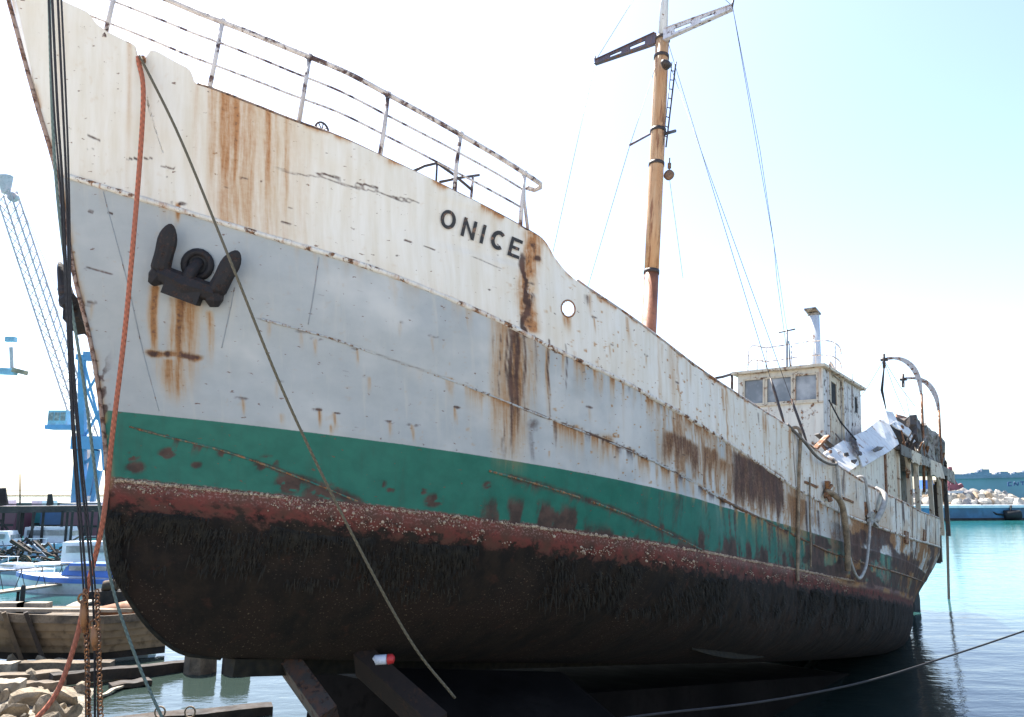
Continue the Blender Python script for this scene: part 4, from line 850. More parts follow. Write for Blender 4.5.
sheet("torn_plate", [on_b(*p) for p in ((891, 424, 1.9), (897, 420, 1.9), (908, 428, 2.1), (916, 441, 2.25), (913, 443, 2.3), (904, 432, 2.2))], 'white_plate', .04, jitter=.02)
for poly in (((872, 450, 2.42), (878, 446, 2.38), (884, 447, 2.36), (881, 450, 2.42), (876, 452, 2.45)), ((850, 437, 2.0), (855, 438, 2.05), (858, 446, 2.25), (862, 455, 2.42), (858, 455, 2.4), (853, 446, 2.2)), ((844, 453, 2.4), (848, 452, 2.4), (849, 456, 2.45), (845, 457, 2.45)), ((851, 460, 2.52), (857, 459, 2.52), (855, 464, 2.55))):
    sheet("torn_edge", [on_b(a_, b_, c_ + .10) for a_, b_, c_ in poly], 'burnt_and_shade', .03, jitter=.02)  # thin dark sheets laid on the plate stand in for shaded holes
sheet("brown_panel", [on_b(*p) for p in ((896, 414, 1.4), (904, 416, 1.45), (922, 424, 1.6), (921, 447, 2.1), (912, 438, 2.0), (901, 424, 1.7))], 'brown_board', .06, jitter=.008)
sheet("burnt_locker_side", [on_b(*p) for p in ((890, 424, 1.6), (903, 430, 1.75), (921, 448, 2.0), (921, 462, 2.2), (905, 452, 2.1), (897, 443, 2.0))], 'rubber', .05, jitter=.01)  # black sheet standing in for the shaded cavity beside the fallen plate
for a in ((28.7, 30.2, 4.5, 6.0, 'burnt_and_shade'), (30.3, 31.6, 4.5, 6.05, 'burnt_edge'), (31.6, 33.4, 4.55, 5.95, 'burnt_and_shade')):
    mb = MB(); mb.box(L(a[0], 2.3, a[2]), L(a[1], 1.0, a[3])); o = mb.build("burnt_locker", a[4], ah)
    bm = bmesh.new(); bm.from_mesh(o.data); bmesh.ops.subdivide_edges(bm, edges=bm.edges[:], cuts=5, use_grid_fill=True)
    for v in bm.verts: v.co += Vector((r.gauss(0, .05), r.gauss(0, .05), r.gauss(0, .07)))
    bm.to_mesh(o.data); bm.free()
for k in range(26):
    s = r.uniform(26.5, 33.8); b = r.uniform(1.6, 2.4); p = L(s, b, 4.5 + (s - 27) * .045); q = p + Vector((r.uniform(-.6, .6), r.uniform(-.3, .3), r.uniform(.0, .7)))
    MB().bar(p, q, r.uniform(.03, .16), r.uniform(.02, .06)).build("wreck_scrap", r.choice(['burnt_and_shade', 'burnt_edge', 'rust_iron', 'dark_iron']), ah)
for k in range(14):
    p = on_b(r.uniform(812, 852), r.uniform(446, 456), 2.0); q = p + Vector((r.uniform(-.7, .7), r.uniform(-.3, .3), r.uniform(-.2, .5)))
    MB().bar(p, q, r.uniform(.04, .2), r.uniform(.02, .08)).build("wreck_scrap", r.choice(['burnt_and_shade', 'rust_iron', 'dark_iron']), ah)
for a, b_ in (((829, 400), (856, 440)), ((852, 440), (860, 462))):
    MB().tube([on_b(*a, 1.6), on_b((a[0] + b_[0]) / 2 - 2, (a[1] + b_[1]) / 2 + 2, 1.7), on_b(*b_, 2.3)], .026, 6).build("fallen_wire", 'rubber', ah, True)

# boat davits
def davit(s, tipz):
    d = empty("davit"); d.parent = ship
    MB().tube([L(s - .15, 2.28, 3.2), L(s, 2.3, 5.0), L(s + .1, 2.3, 7.1)], [.055, .055, .05], 8).build("davit_post", 'rust_iron', d, True)
    arc = spline([(2.3, 7.05), (2.22, 7.75), (1.98, 8.3), (1.6, 8.62), (1.15, 8.70), (.98, 8.66)], 5); n = len(arc); V = []
    for i, a in enumerate(arc):
        t_ = i / (n - 1); w = .035 + .07 * math.sin(math.pi * min(1, t_ * 1.35)) if t_ < .74 else .05
        nx = arc[min(i + 1, n - 1)] - arc[max(i - 1, 0)]; nv = Vector((nx.y, -nx.x, 0)).normalized()
        for sg in (-1, 1):
            for e in (-.03, .03): V.append(L(s + .1 + e, a.x + nv.x * w * sg, a.y + tipz + nv.y * w * sg))
    F = []
    for i in range(n - 1):
        k = i * 4
        for a, b in ((0, 1), (1, 3), (3, 2), (2, 0)): F.append((k + a, k + b, k + 4 + b, k + 4 + a))
    F += [(0, 2, 3, 1), (4 * n - 4, 4 * n - 3, 4 * n - 1, 4 * n - 2)]
    mesh_obj("davit_head", V, F, 'davit_paint', d)
    t = L(s + .1, .95, 8.66 + tipz); MB().tube([t + UP * .25, t - UP * .35], .06, 6).tube([t + Vector((0, -.15, 0)), t + Vector((0, .12, .02))], .07, 6).build("davit_block", 'dark_iron', d, True)
    return t
t1 = davit(29.55, 0); t2 = davit(32.45, -.1)
for a, b_ in ((t1, on_b(905, 414, 1.4)), (t1, on_b(850, 410, 1.3)), (t2, on_b(911, 422, 1.4)), (t1, L(32.0, 1.5, 7.2)), (L(29.5, 2.3, 5.3), on_b(903, 418, 1.5))):
    MB().tube([a, a.lerp(b_, .5) + Vector((0, 0, -.12)), b_], .012, 5).build("davit_fall", 'wire', ship, True)
MB().tube([t1 - UP * .3, t1 + Vector((.3, .2, -1.2)), t1 + Vector((.45, .1, -2.0))], [.03, .06, .02], 6).build("davit_fall", 'rubber', ship, True)
# stern fittings: fender posts and brackets
for s in (33.4, 34.2): MB().bar(L(s, float(half_breadth(s, 2.2)) + .08, 4.2), L(s + .1, float(half_breadth(s, 1.4)) + .10, .9), .14, .14).build("fender_post", 'burnt_and_shade', ship)
for s, u in ((16.36, .93), (19.9, .62), (22.6, .95)):
    MB().box(skin(s, u) + Vector((-.16, -.05, -.15)), skin(s, u) + Vector((.16, .05, .17))).build("hull_bracket", 'rust_iron', hull)
for s in (15.0, 17.3, 12.6): MB().box(skin(s, .95) + Vector((-.35, -.03, 0)), skin(s, .95) + Vector((.35, .03, .05))).build("hull_ledge", 'rust_iron', hull)

# ------------------------------------------------------------------ anchors, ropes and hoses on the ship
def anchor(side, label):
    root = empty("anchor"); c = L(.183, .993, 1.70); n = hull_normal(.2, 1.6)
    e1 = (skin(.512, 1.345) - skin(-.101, 1.534)).normalized(); e2 = n.cross(e1)
    if e2.z < 0: e2 = -e2
    e1 = e2.cross(n) if e2.cross(n).dot(e1) > 0 else n.cross(e2)
    R = Matrix.Identity(4); 
    for i, e in enumerate((e1, e2, n)): R[0][i], R[1][i], R[2][i] = e.x, e.y, e.z
    R.translation = skin(.2, 1.60, .0) + e1 * .07 + e2 * .05
    root.matrix_world = M @ (Matrix.Translation((-.26, .12, -.12)) @ Matrix.Scale(-1, 4, (0, 1, 0)) if side < 0 else Matrix.Identity(4)) @ R @ Matrix.Scale(.88, 4)
    ex, ey, ez = Vector((1, 0, 0)), Vector((0, 1, 0)), Vector((0, 0, 1))
    sub = []
    for sg, ln in ((-1, .68), (1, .66)):
        V = []; F = []; prof = [(-.02, .15, .15), (.14, .13, .13), (.30, .125, .10), (.44, .145, .08), (.57, .11, .06), (ln, .03, .025)]
        for y, w, t in prof:
            x = sg * .38 + (-.06 if sg < 0 else .16) * y; 
            for a, bq in ((-1, -.6), (-.5, -1), (.5, -1), (1, -.6), (1, .5), (0, 1.15), (-1, .5)): V.append((x + a * w, y - .14, .16 + .16 * y + bq * t * .8))
        m = 7
        F = [(i * m + j, i * m + (j + 1) % m, (i + 1) * m + (j + 1) % m, (i + 1) * m + j) for i in range(len(prof) - 1) for j in range(m)] + [tuple(reversed(range(m))), tuple((len(prof) - 1) * m + j for j in range(m))]
        o = mesh_obj("fluke", V, F, 'anchor_iron', root, False); bv = o.modifiers.new("b", 'SUBSURF'); bv.levels = bv.render_levels = 1
        MB().tube([(sg * .37, -.13, .14), (sg * .40, -.22, .14), (sg * .43, -.30, .13)], [.13, .12, .06], 7).build("crown_toe", 'anchor_iron', root)
    MB().tube([(-.38, -.13, .15), (-.18, -.14, .16), (0, -.16, .17), (.18, -.14, .16), (.38, -.13, .15)], [.12, .13, .15, .13, .12], 8).build("crown", 'anchor_iron', root)
    MB().box((-.24, -.36, .06), (.24, -.12, .27)).build("crown_plate", 'anchor_iron', root)
    R = R; MB().tube([(0, -.2, .20), (0, .0, .19), (0, .16, .04), (0, .2, -.10)], [.085, .085, .08, .08], 10).build("shank", 'anchor_iron', root, True)
    tag(root, label, "anchor", "ship's bow anchors")
    hp = MB(); cc = skin(.2, 1.72); q = circle(Vector((0, .13, .02)), ex, ey, .15, 20); hp.tube([R @ p for p in q], .045, 8, closed=True)
    o = hp.build("hawse_pipe_rim", 'anchor_iron', hull, True)
    k = MB().tube([R @ Vector((0, .13, .012)), R @ Vector((0, .13, .02))], .15, 20).build("hawse_pipe_mouth", 'rubber', hull)
    if side < 0: 
        for x in (o, k): x.scale = (1, -1, 1)
anchor(1, "black stockless anchor with two flukes hauled up against the grey bow plating")
anchor(-1, "dark anchor on the far side of the stem, only a fluke tip showing")

def rope(name, pts, r, mat, label, cat="rope", group=None, n=12, seg=8):
    o = MB().tube(spline(pts, n), r, seg).build(name, mat, None, True); return tag(o, label, cat, group)
notch = M @ skin(-.90, 3.92, .05)
rope("orange_rope", [notch, at(143, 110, 9.16), at(128, 300, 9.0), at(113, 430, 8.9), at(103, 520, 8.8), at(88, 585, 8.7), at(76, 640, 8.6), at(58, 690, 8.4), at(35, 720, 8.2), at(0, 752, 8.0), at(-40, 790, 7.9)], .028, 'rope_orange', "thick orange rope hanging from the bow notch down past the stem to the rocks")
rope("olive_rope", [notch + Vector((.03, -.03, 0)), at(180, 138, 8.95), at(232, 265, 8.6), at(287, 400, 8.5), at(350, 530, 8.6), at(410, 640, 8.75), at(455, 698, 8.9)], .0155, 'rope_olive', "taut brown rope running diagonally across the bow plating from the notch to the cradle")
rope("teal_rope", [at(48, -40, 8.7), at(54, 150, 8.8), at(66, 270, 8.85), at(84, 385, 8.9), at(100, 510, 8.9), at(112, 585, 8.9), at(135, 655, 8.9), at(160, 713, 8.9), at(190, 770, 8.9)], .017, 'rope_teal', "thin grey-green rope falling beside the stem to the water")
for dx0, dx1, r_, lb in ((49, 82, .010, "leftmost black line of the bundle hanging in front of the stem"), (52.5, 85, .013, "thickest black line in the bundle hanging in front of the stem"), (58, 91, .012, "third black line from the left in the bundle before the stem"), (61.5, 94, .010, "rightmost black line of the bundle hanging in front of the stem")):
    rope("hanging_line", [at(dx0 - 3, -60, 8.2), at(dx0 + 4.5, 100, 8.25), at(dx0 + 9.5 + (55 - dx0) * .3, 190, 8.3), at(69.5 + (dx0 - 55) * .35, 330, 8.4), at(77 + (dx0 - 55) * .6, 450, 8.45), at(dx1 + 2, 600, 8.5), at(dx1 + 4, 720, 8.5), at(dx1 + 6, 900, 8.5)], r_, 'rope_black', lb, group="black lines hanging at the bow")
for x0, lb in ((85, "rusty chain tackle wound on the left of the hanging black lines"), (97, "rusty chain tackle wound on the right of the hanging black lines")):
    mb = MB(); y = 590
    while y < 740:
        p, q = at(x0 + (y - 590) * .03, y, 8.45), at(x0 + (y - 590) * .03, y + 3.4, 8.45); ax = Vector((1, 0, 0)) if int((y - 590) / 4) % 2 else Vector((.2, 1, 0)); c = (p + q) / 2
        mb.tube(circle(c, ax, UP, .026, 10), .008, 5, closed=True); y += 4
    tag(mb.build("chain_tackle", 'rust_iron', None, True), lb, "chain", "chain tackles at the bow")
for x, y0, y1, lb in ((83, 600, 632, "upper rusty tackle block on the hanging lines"), (94, 626, 650, "lower rusty tackle block on the hanging lines")):
    a, b_ = at(x, y0, 8.42), at(x + 1, y1, 8.42); t = empty("tackle_block", b_)
    MB().tube([a - b_, (a - b_) * .5, Vector()], [.022, .04, .026], 10).build("block_shell", 'rust_iron', t, True); MB().tube(circle((a - b_) * 1.05, (1, 0, 0), UP, .05, 10), .012, 5, closed=True).build("block_eye", 'rust_iron', t, True)
    tag(t, lb, "tackle block")
rope("mooring_rope", [at(1110, 600, 13), at(1024, 631, 11.5), at(940, 659, 10.5), at(860, 683, 9.6), at(760, 702, 8.8), at(640, 716, 8.2), at(520, 735, 7.6)], .0125, 'rubber', "dark mooring rope stretched low across the water in front of the hull")
def over(s, u, off=.08): return M @ skin(s, u, off)
rope("hanging_hose", [M @ L(14.0, 3.6, 1.75), M @ L(14.03, 3.93, 1.74), over(14.10, 1.3), over(14.2, .87), over(14.4, .03, .12), over(14.75, -.5, .14), over(15.17, -.73, .14), over(15.6, -.55, .14), over(15.95, -.2, .12), over(16.3, .68, .10), over(16.2, 1.2), M @ L(16.1, 3.95, 1.66), M @ L(16.1, 3.6, 1.62)], .035, 'hose_grey', "pale grey hose hanging in a loop over the ship's side", "hose")
rope("drain_pipe", [over(13.35, .95, .05), over(13.55, .90, .16), over(13.85, .75, .22), over(14.08, .4, .22), over(14.25, -.1, .20), over(14.38, -.62, .16)], .065, 'hose_brown', "thick brown rubber pipe curving down the ship's side beside the hose loop", "pipe")
rope("pipe_end", [M @ L(17.6, 3.8, 1.62), over(17.5, 1.45, .12), over(17.2, 1.1, .16), over(16.8, .72, .10)], .07, 'hose_grey', "short grey pipe sticking out over the bulwark aft of the hose loop", "pipe")
rope("side_cable", [M @ L(11.85, 3.6, 1.96), M @ L(11.86, 3.95, 1.97), over(11.8, 1.15, .06), over(11.74, .15, .06), over(11.72, -.75, .05), over(11.72, -1.0, .05)], .034, 'hose_brown', "brown stained cable hanging straight down the ship's side amidships", "cable")
rope("side_line", [M @ L(11.35, 3.9, 1.98), over(11.9, 1.75, .12), over(12.5, 1.55, .16), over(13.2, 1.52, .15), over(13.9, 1.62, .12), M @ L(14.0, 3.9, 1.76)], .03, 'hose_dark', "slack dark line draped along the bulwark below the wheelhouse", "rope")
rope("side_wire", [over(12.4, 1.1, .06), over(12.38, .4, .06), over(12.42, -.3, .06), over(12.4, -.7, .06)], .02, 'hose_brown', "thin brown wire beside the stained cable on the ship's side", "wire")
# torn pipe flange where the brown pipe leaves the side
mb = MB()
for k in range(9): a = random.Random(k).uniform(0, 6.28); p = over(13.4, .95, .06); q = over(13.4 + .28 * math.cos(a), .95 + .22 * math.sin(a), .10); mb.bar(p, q, .07, .05)
tag(mb.build("torn_flange", 'rust_iron'), "rusty torn pipe flange on the ship's side at the head of the brown pipe", "flange")
mb = MB()
for k in range(9): a = random.Random(k + 40).uniform(0, 6.28); p = over(16.6, .72, .06); q = over(16.6 + .4 * math.cos(a), .72 + .18 * math.sin(a), .10); mb.bar(p, q, .08, .06)
tag(mb.build("torn_flange", 'hose_grey'), "pale tangled lashing on the ship's side under the short grey pipe", "lashing")
mb = MB(); ca, cz = at(945.5, 462, 33), on_z(949, 604, -.3); n = int((ca - cz).length / .085)
for k in range(n): mb.tube(circle(ca.lerp(cz, k / n), (1, 0, 0) if k % 2 else (0, 1, 0), UP, .055, 8), .020, 5, closed=True)
tag(mb.build("stern_chain", 'dark_iron', None, True), "long dark chain hanging from the stern into the water", "chain")

# ------------------------------------------------------------------ the setting
def grid_obj(name, x0, x1, y0, y1, nx, ny, fz, mat):
    V = [(x0 + (x1 - x0) * i / nx, y0 + (y1 - y0) * j / ny, fz(x0 + (x1 - x0) * i / nx, y0 + (y1 - y0) * j / ny)) for i in range(nx + 1) for j in range(ny + 1)]
    F = [(i * (ny + 1) + j, (i + 1) * (ny + 1) + j, (i + 1) * (ny + 1) + j + 1, i * (ny + 1) + j + 1) for i in range(nx) for j in range(ny)]
    return tag(mesh_obj(name, V, F, mat, None, True), kind="structure")
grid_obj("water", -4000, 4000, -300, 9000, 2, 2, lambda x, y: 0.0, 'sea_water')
def shore_z(x, y):
    z = np.interp(y, [2, 6, 10, 14, 17, 20, 23, 26], [3.2, 2.7, 1.9, 1.05, .55, .25, .02, -.5])
    edge = np.interp(y, [2, 8, 12, 16, 20, 24], [-5.5, -6.8, -8.0, -8.3, -9.2, -10.5])
    k = min(1, max(0, (x - edge + 1.6) / 2.2)); z = z - k * k * (3 - 2 * k) * (z + 1.0)
    return float(z) + .16 * float(fnoise(np.array(x * .9 + 50.), np.array(y * .9), 15)) - .08 + .10 * float(fnoise(np.array(x * 3 + 50.), np.array(y * 3.), 16))
grid_obj("shore", -26, -3, 2.2, 27, 90, 96, shore_z, 'shore_mud')
grid_obj("seabed", -60, 60, -10, 60, 2, 2, lambda x, y: -3.0, 'shore_mud')
q = MB().box((-90, -90, -2), (90, 2.1, 3.6)); tag(q.build("quay", 'quay_bounce_concrete'), kind="structure")  # unseen apron below the camera, enlarged and paled to bounce sunlight onto the hull
sl = MB(); sl.add([M @ L(s, b, u) for s in (5.0, 27) for b in (1.7, -1.7) for u in (-9 if s < 10 else -4.4, -3.2)], [(0, 1, 3, 2), (4, 6, 7, 5), (0, 4, 5, 1), (2, 3, 7, 6), (1, 5, 7, 3), (0, 2, 6, 4)]); tag(sl.build("slipway", 'slip_shade'), kind="structure"); MATS['slip_shade'].node_tree.nodes['Principled BSDF'].inputs['Specular IOR Level'].default_value = .05  # solid dark mass added so the shade below the hull reads black

# rocks and debris on the shore
def rock_mesh(seed, mat):
    r = random.Random(seed); bm = bmesh.new(); bmesh.ops.create_icosphere(bm, subdivisions=2, radius=1.0)
    planes = [(Vector((r.gauss(0, 1), r.gauss(0, 1), r.gauss(0, 1))).normalized(), r.uniform(.5, .85)) for _ in range(9)]
    for v in bm.verts:
        for n, d in planes:
            k = v.co.dot(n)
            if k > d: v.co -= n * (k - d)
        v.co += Vector((r.gauss(0, .035), r.gauss(0, .035), r.gauss(0, .035)))
    me = bpy.data.meshes.new("rock"); bm.to_mesh(me); bm.free(); me.materials.append(MATS[mat]); return me
rocks = [rock_mesh(i, ('rock_pale', 'rock_pale', 'rock_grey', 'rock_brown', 'rock_pale', 'rock_grey')[i % 6]) for i in range(12)]
def rock(mi, loc, sc, rz, label, group, name="rock"):
    o = bpy.data.objects.new(name, rocks[mi]); COL.objects.link(o); o.location = loc; o.scale = sc; o.rotation_euler = (rz * .3, rz * .2, rz); cn = {'rock_pale': 'pale', 'rock_grey': 'grey', 'rock_brown': 'reddish brown'}[rocks[mi].materials[0].name]
    if name == 'stone': label, group = label.replace('loose small', 'loose small ' + cn), cn + ' ' + group
    return tag(o, label, "rock", group)
named = [((65, 697), .48, 0, "largest squared pale rock by the foot of the orange rope"), ((30, 700), .50, 1, "broad flat pale rock at the bottom left corner beside the orange rope"), ((17, 655), .52, 4, "big pale block under the bow of the derelict wooden boat"), ((42, 659), .30, 0, "small pale rock beside the big block under the derelict boat"), ((61, 660), .34, 1, "rounded pale rock between the derelict boat and the beams"), ((30, 682), .42, 4, "pale rock wedged under the lower beam"), ((4, 690), .28, 3, "reddish brown rock at the left edge of the picture"), ((50, 712), .5, 1, "tan rock the orange rope lies on"), ((70, 713), .36, 4, "pale rock at the picture's bottom edge right of the orange rope"), ((12, 712), .42, 0, "white rock at the very bottom left corner")]
def on_shore(px, py):
    d = 6.0
    while d < 40:
        p = at(px, py, d)
        if p.z <= max(0, shore_z(p.x, p.y)): return p
        d += .1
    return at(px, py, 20)
for (px, py), sz, mi, lb in named:
    p = on_shore(px, py + 6); rock(mi, (p.x, p.y, p.z + sz * .25), (sz, sz * .8, sz * .55), mi * 1.7 + px, lb, "named rocks on the shore")
r = random.Random(21)
for k in range(110):
    px, py = r.uniform(-20, 112), r.uniform(640, 730); p = on_shore(px, py)
    if shore_z(p.x, p.y) < .0: continue
    sz = r.choice([.08, .10, .13, .16, .2, .26]); rock(r.randrange(12), (p.x, p.y, p.z + sz * .2), (sz * r.uniform(.9, 1.4), sz, sz * r.uniform(.5, .8)), r.uniform(0, 6), "loose small stone in the rubble of the shore", "loose stones on the shore", "stone")
for k in range(40):
    x = r.uniform(-10, -6.2); y = r.uniform(15, 20); z = shore_z(x, y)
    if z < -.15: continue
    sz = r.choice([.10, .13, .16, .2]); rock(r.randrange(12), (x, y, z + sz * .2), (sz * 1.3, sz, sz * .7), r.uniform(0, 6), "loose small stone in the rubble of the shore", "loose stones on the shore", "stone")
def beam(a, b_, w, h, mat, label, name="timber_beam", cat="beam"):
    a = Vector(a); b_ = Vector(b_); mb = MB(); n = 14; rr = random.Random(len(label)); up = UP; t = (b_ - a).normalized(); rt = t.cross(up).normalized(); u2 = rt.cross(t); V = []
    for i in range(n + 1):
        c = a.lerp(b_, i / n) ; wob = .015 * math.sin(i * .8 + w * 9)
        for x, y in ((-1, -1), (1, -1), (1, 1), (-1, 1)): V.append(c + rt * (x * w / 2 * rr.uniform(.94, 1.03)) + u2 * (y * h / 2 * rr.uniform(.92, 1.03) + wob))
    F = [(i * 4 + j, i * 4 + (j + 1) % 4, i * 4 + 4 + (j + 1) % 4, i * 4 + 4 + j) for i in range(n) for j in range(4)] + [(3, 2, 1, 0), (4 * n, 4 * n + 1, 4 * n + 2, 4 * n + 3)]
    mb.add(V, F); return tag(mb.build(name, mat), label, cat, "timbers on the shore")
def gz(px, py, dz): p = on_shore(px, py); return Vector((p.x, p.y, max(p.z, 0) + dz))
beam(gz(-20, 676, .2), gz(15, 676, .2), .5, .34, 'timber_pale', "short squared pale baulk at the left edge above the long beam")
beam(gz(17, 674, .2), gz(112, 671, .12), .45, .28, 'timber_grey', "weathered grey beam lying behind the longest dark beam")
beam(gz(-20, 690, .25), gz(60, 684, .25), .5, .22, 'timber_grey', "grey plank with a pale top beside the squared baulk")
beam(gz(50, 688, .22), gz(188, 670, .10), .40, .30, 'timber_dark', "longest dark wet beam reaching out over the water")
beam(gz(-15, 698, .25), gz(22, 697, .25), .55, .30, 'timber_pale', "stub of pale timber at the left edge among the rocks")
beam(gz(24, 690, .05), gz(62, 690, .05), .30, .34, 'timber_grey', "broken grey beam end between the rocks and the dark beam")
beam(gz(110, 690, .08), gz(150, 684, .08), .5, .12, 'timber_dark', "dark plank floating under the end of the longest beam")
beam(gz(98, 700, .06), gz(122, 690, .10), .12, .05, 'timber_pale', "thin pale slat leaning on the stones by the black lines", "slat", "plank")
beam(on_z(110, 724, .08), on_z(272, 709, .08), .5, .22, 'timber_dark', "dark floating timber with a pale edge at the bottom of the picture below the bow")
for px in (160, 190):
    c = on_z(px, 712, .3); tag(MB().tube(circle(c, (1, 0, 0), UP, .12, 14), .02, 6, closed=True).build("mooring_ring", 'hose_brown', None, True), "rope loop on the floating timber, " + ("left one" if px == 160 else "right one"), "ring")
# stone drums standing in the water under the forefoot
for px, w, mt, lb in ((200, .95, 'timber_grey', "grey block standing in the water behind the forefoot"), (236, .85, 'timber_dark', "dark block standing in the water right of the grey block")):
    c = on_z(px, 672, 0); rr = random.Random(px); mb = MB()
    mb.tube([c + Vector((0, 0, z)) for z in (-.3, 0, .3, .65, .75)], [w * .5, w * .5, w * .49, w * .48, w * .44], 9)
    tag(mb.build("mooring_block", mt), lb, "block")

# launching cradle under the bow
cr = empty("launching_cradle", (M @ L(5, .5, -4.6))); tag(cr, "dark timber cradle and shores propping up the ship's bow", "cradle")
Ci = Matrix.Translation(-cr.location)
rusty('shore_paint', (.06, .052, .046), .7, 2.5, dark=(.02, .016, .014), orange=(.13, .06, .035)); rusty('shore_brown', (.022, .013, .009), .5, 2.0, dark=(.008, .006, .005), orange=(.06, .026, .012), rough=.9)
def cpart(name, a, b_, w, h, mat, up=(0, 0, 1)): MB().bar(Ci @ Vector(a), Ci @ Vector(b_), w, h, up).build(name, mat, cr)
cpart("slanted_shore", at(283, 655, 11.2), at(330, 720, 10.4), .40, .25, 'shore_paint', (1, 0, 0))
cpart("slanted_shore", at(362, 660, 11.0), at(440, 730, 10.0), .42, .25, 'shore_brown', (1, 0, 0))
sheetm = MB(); q4 = [Ci @ p_ for p_ in (at(392, 668, 11.2), at(560, 672, 12.0), at(640, 740, 10.6), at(470, 745, 9.9))]; sheetm.add(q4 + [v + Vector((.05, .25, -.05)) for v in q4], [(0, 1, 2, 3), (7, 6, 5, 4), (0, 4, 5, 1), (1, 5, 6, 2), (2, 6, 7, 3), (3, 7, 4, 0)]); sheetm.build("cradle_panel", 'slip_shade', cr)  # panel in near-black, under-hull shade put into its colour
c = at(385, 660, 9.9); bo = empty("plastic_buoy", c); bo.scale = (.85, .85, .8); tag(bo, "small white plastic buoy with a red end lodged under the keel", "buoy")
MB().tube([(-.15, 0, -.01), (-.14, 0, 0), (.02, 0, .01), (.03, 0, .01)], [.05, .075, .075, .06], 12).build("buoy_body", 'white_plastic', bo, True); MB().tube([(.031, 0, .01), (.04, 0, .01), (.12, 0, .02), (.14, 0, .02)], [.06, .08, .07, .03], 12).build("buoy_cap", 'red_plastic', bo, True)

# derelict wooden boat on the shore
db = empty("derelict_boat", on_z(60, 655, 0)); tag(db, "derelict brown wooden boat lying on the shore behind the rocks", "boat")
def derelict():
    o = db.location; d0 = 25.5
    def P_(x, h, out): 
        p = at(x, 650, d0 + out) ; return Vector((p.x, p.y, h)) - o
    n = 26
    for k in range(6):                                         # strakes, each a plank of its own
        V = []
        for i in range(n):
            x = -60 + 225 * i / (n - 1); f = i / (n - 1); lift = .25 * max(0, .3 - f) / .3; bulge = 1.1 * math.sin(math.pi * min(1, .25 + f * .75))
            h0 = .05 + lift + k * (1.55 - .25 * f) / 6; h1 = .05 + lift + (k + 1) * (1.55 - .25 * f) / 6 + .012
            o0 = -.55 * math.sin((k + .2) / 6 * 1.5) * bulge; o1 = -.55 * math.sin((k + 1) / 6 * 1.5) * bulge; end = max(0, f - .72) * 9
            for hh, oo in ((h0, o0 - .025), (h1, o1)): V += [P_(x, hh, oo - .03 + end * .4), P_(x, hh, oo + .04 + end * .4)]
        F = []
        for i in range(n - 1):
            a = i * 4
            for p, q in ((0, 2), (2, 3), (3, 1), (1, 0)): F.append((a + p, a + q, a + 4 + q, a + 4 + p))
        mesh_obj("plank", V, F, ('timber_dark', 'derelict_brown', 'derelict_brown', 'derelict_brown', 'derelict_brown', 'timber_grey')[k], db)
    for x0, x1, mt in ((-60, 160, 'timber_pale'),):
        MB().bar(P_(x0, 1.66, -.55), P_(x1, 1.36, 1.2), .3, .09).build("gunwale_plank", mt, db)
    for x in (0, 22): MB().bar(P_(x, 1.6, -.75), P_(x + 22, .15, -.45), .22, .12).build("rib", 'timber_dark' if x else 'derelict_brown', db)
plain('derelict_brown', (.20, .14, .08), .9, scale=.55, var=.5, col2=(.035, .025, .018))
derelict()
V = []
def deckplanks(label, x0, x1, ya, yb, z, n, mat, th=.12):
    root = empty("plank_deck", on_z((x0 + x1) / 2, (ya + yb) / 2, z)); tag(root, label, "jetty"); o = root.location
    for k in range(n):
        y0, y1 = ya + (yb - ya) * k / n, ya + (yb - ya) * (k + .88) / n
        q = [on_z(x0, y1, z), on_z(x1, y1, z), on_z(x1, y0, z), on_z(x0, y0, z)]; V = [p - o for p in q] + [p - o - UP * th for p in q]
        mesh_obj("plank", V, [(0, 1, 2, 3), (7, 6, 5, 4), (0, 4, 5, 1), (1, 5, 6, 2), (2, 6, 7, 3), (3, 7, 4, 0)], random.choice([mat, mat, 'timber_pale']), root)
    return root
deckplanks("weathered plank jetty behind the derelict boat", -40, 112, 606, 617, 1.25, 5, 'timber_grey')
for px, lb in ((12, "left"), (34, "right")):
    c = on_z(px, 612, 1.27); t = MB().box(c + Vector((-.5, -.2, 0)), c + Vector((.5, .2, .32))); tag(t.build("timber_block", 'timber_pale'), "low pale timber block on the jetty behind the derelict boat, %s of the two" % lb, "block")
tb = empty("upturned_skiff", on_z(125, 622, 1.0)); tag(tb, "small brown upturned skiff on the jetty just left of the forefoot", "boat")
MB().tube([(-1.1, 0, .15), (-.8, 0, .22), (0, 0, .28), (.8, 0, .24), (1.2, 0, .2)], [.05, .3, .42, .35, .1], 10).build("skiff_hull", 'brown_board', tb, True)
MB().bar((-1.0, -.25, .45), (1.1, -.25, .48), .35, .05).build("skiff_plank", 'timber_pale', tb)
c = on_z(135, 648, 0); t = MB().box(c + Vector((-.9, -.3, -.1)), c + Vector((.6, .3, .5))); tag(t.build("pale_blue_box", 'boat_pale_blue'), "pale blue block at the waterline left of the forefoot", "block")

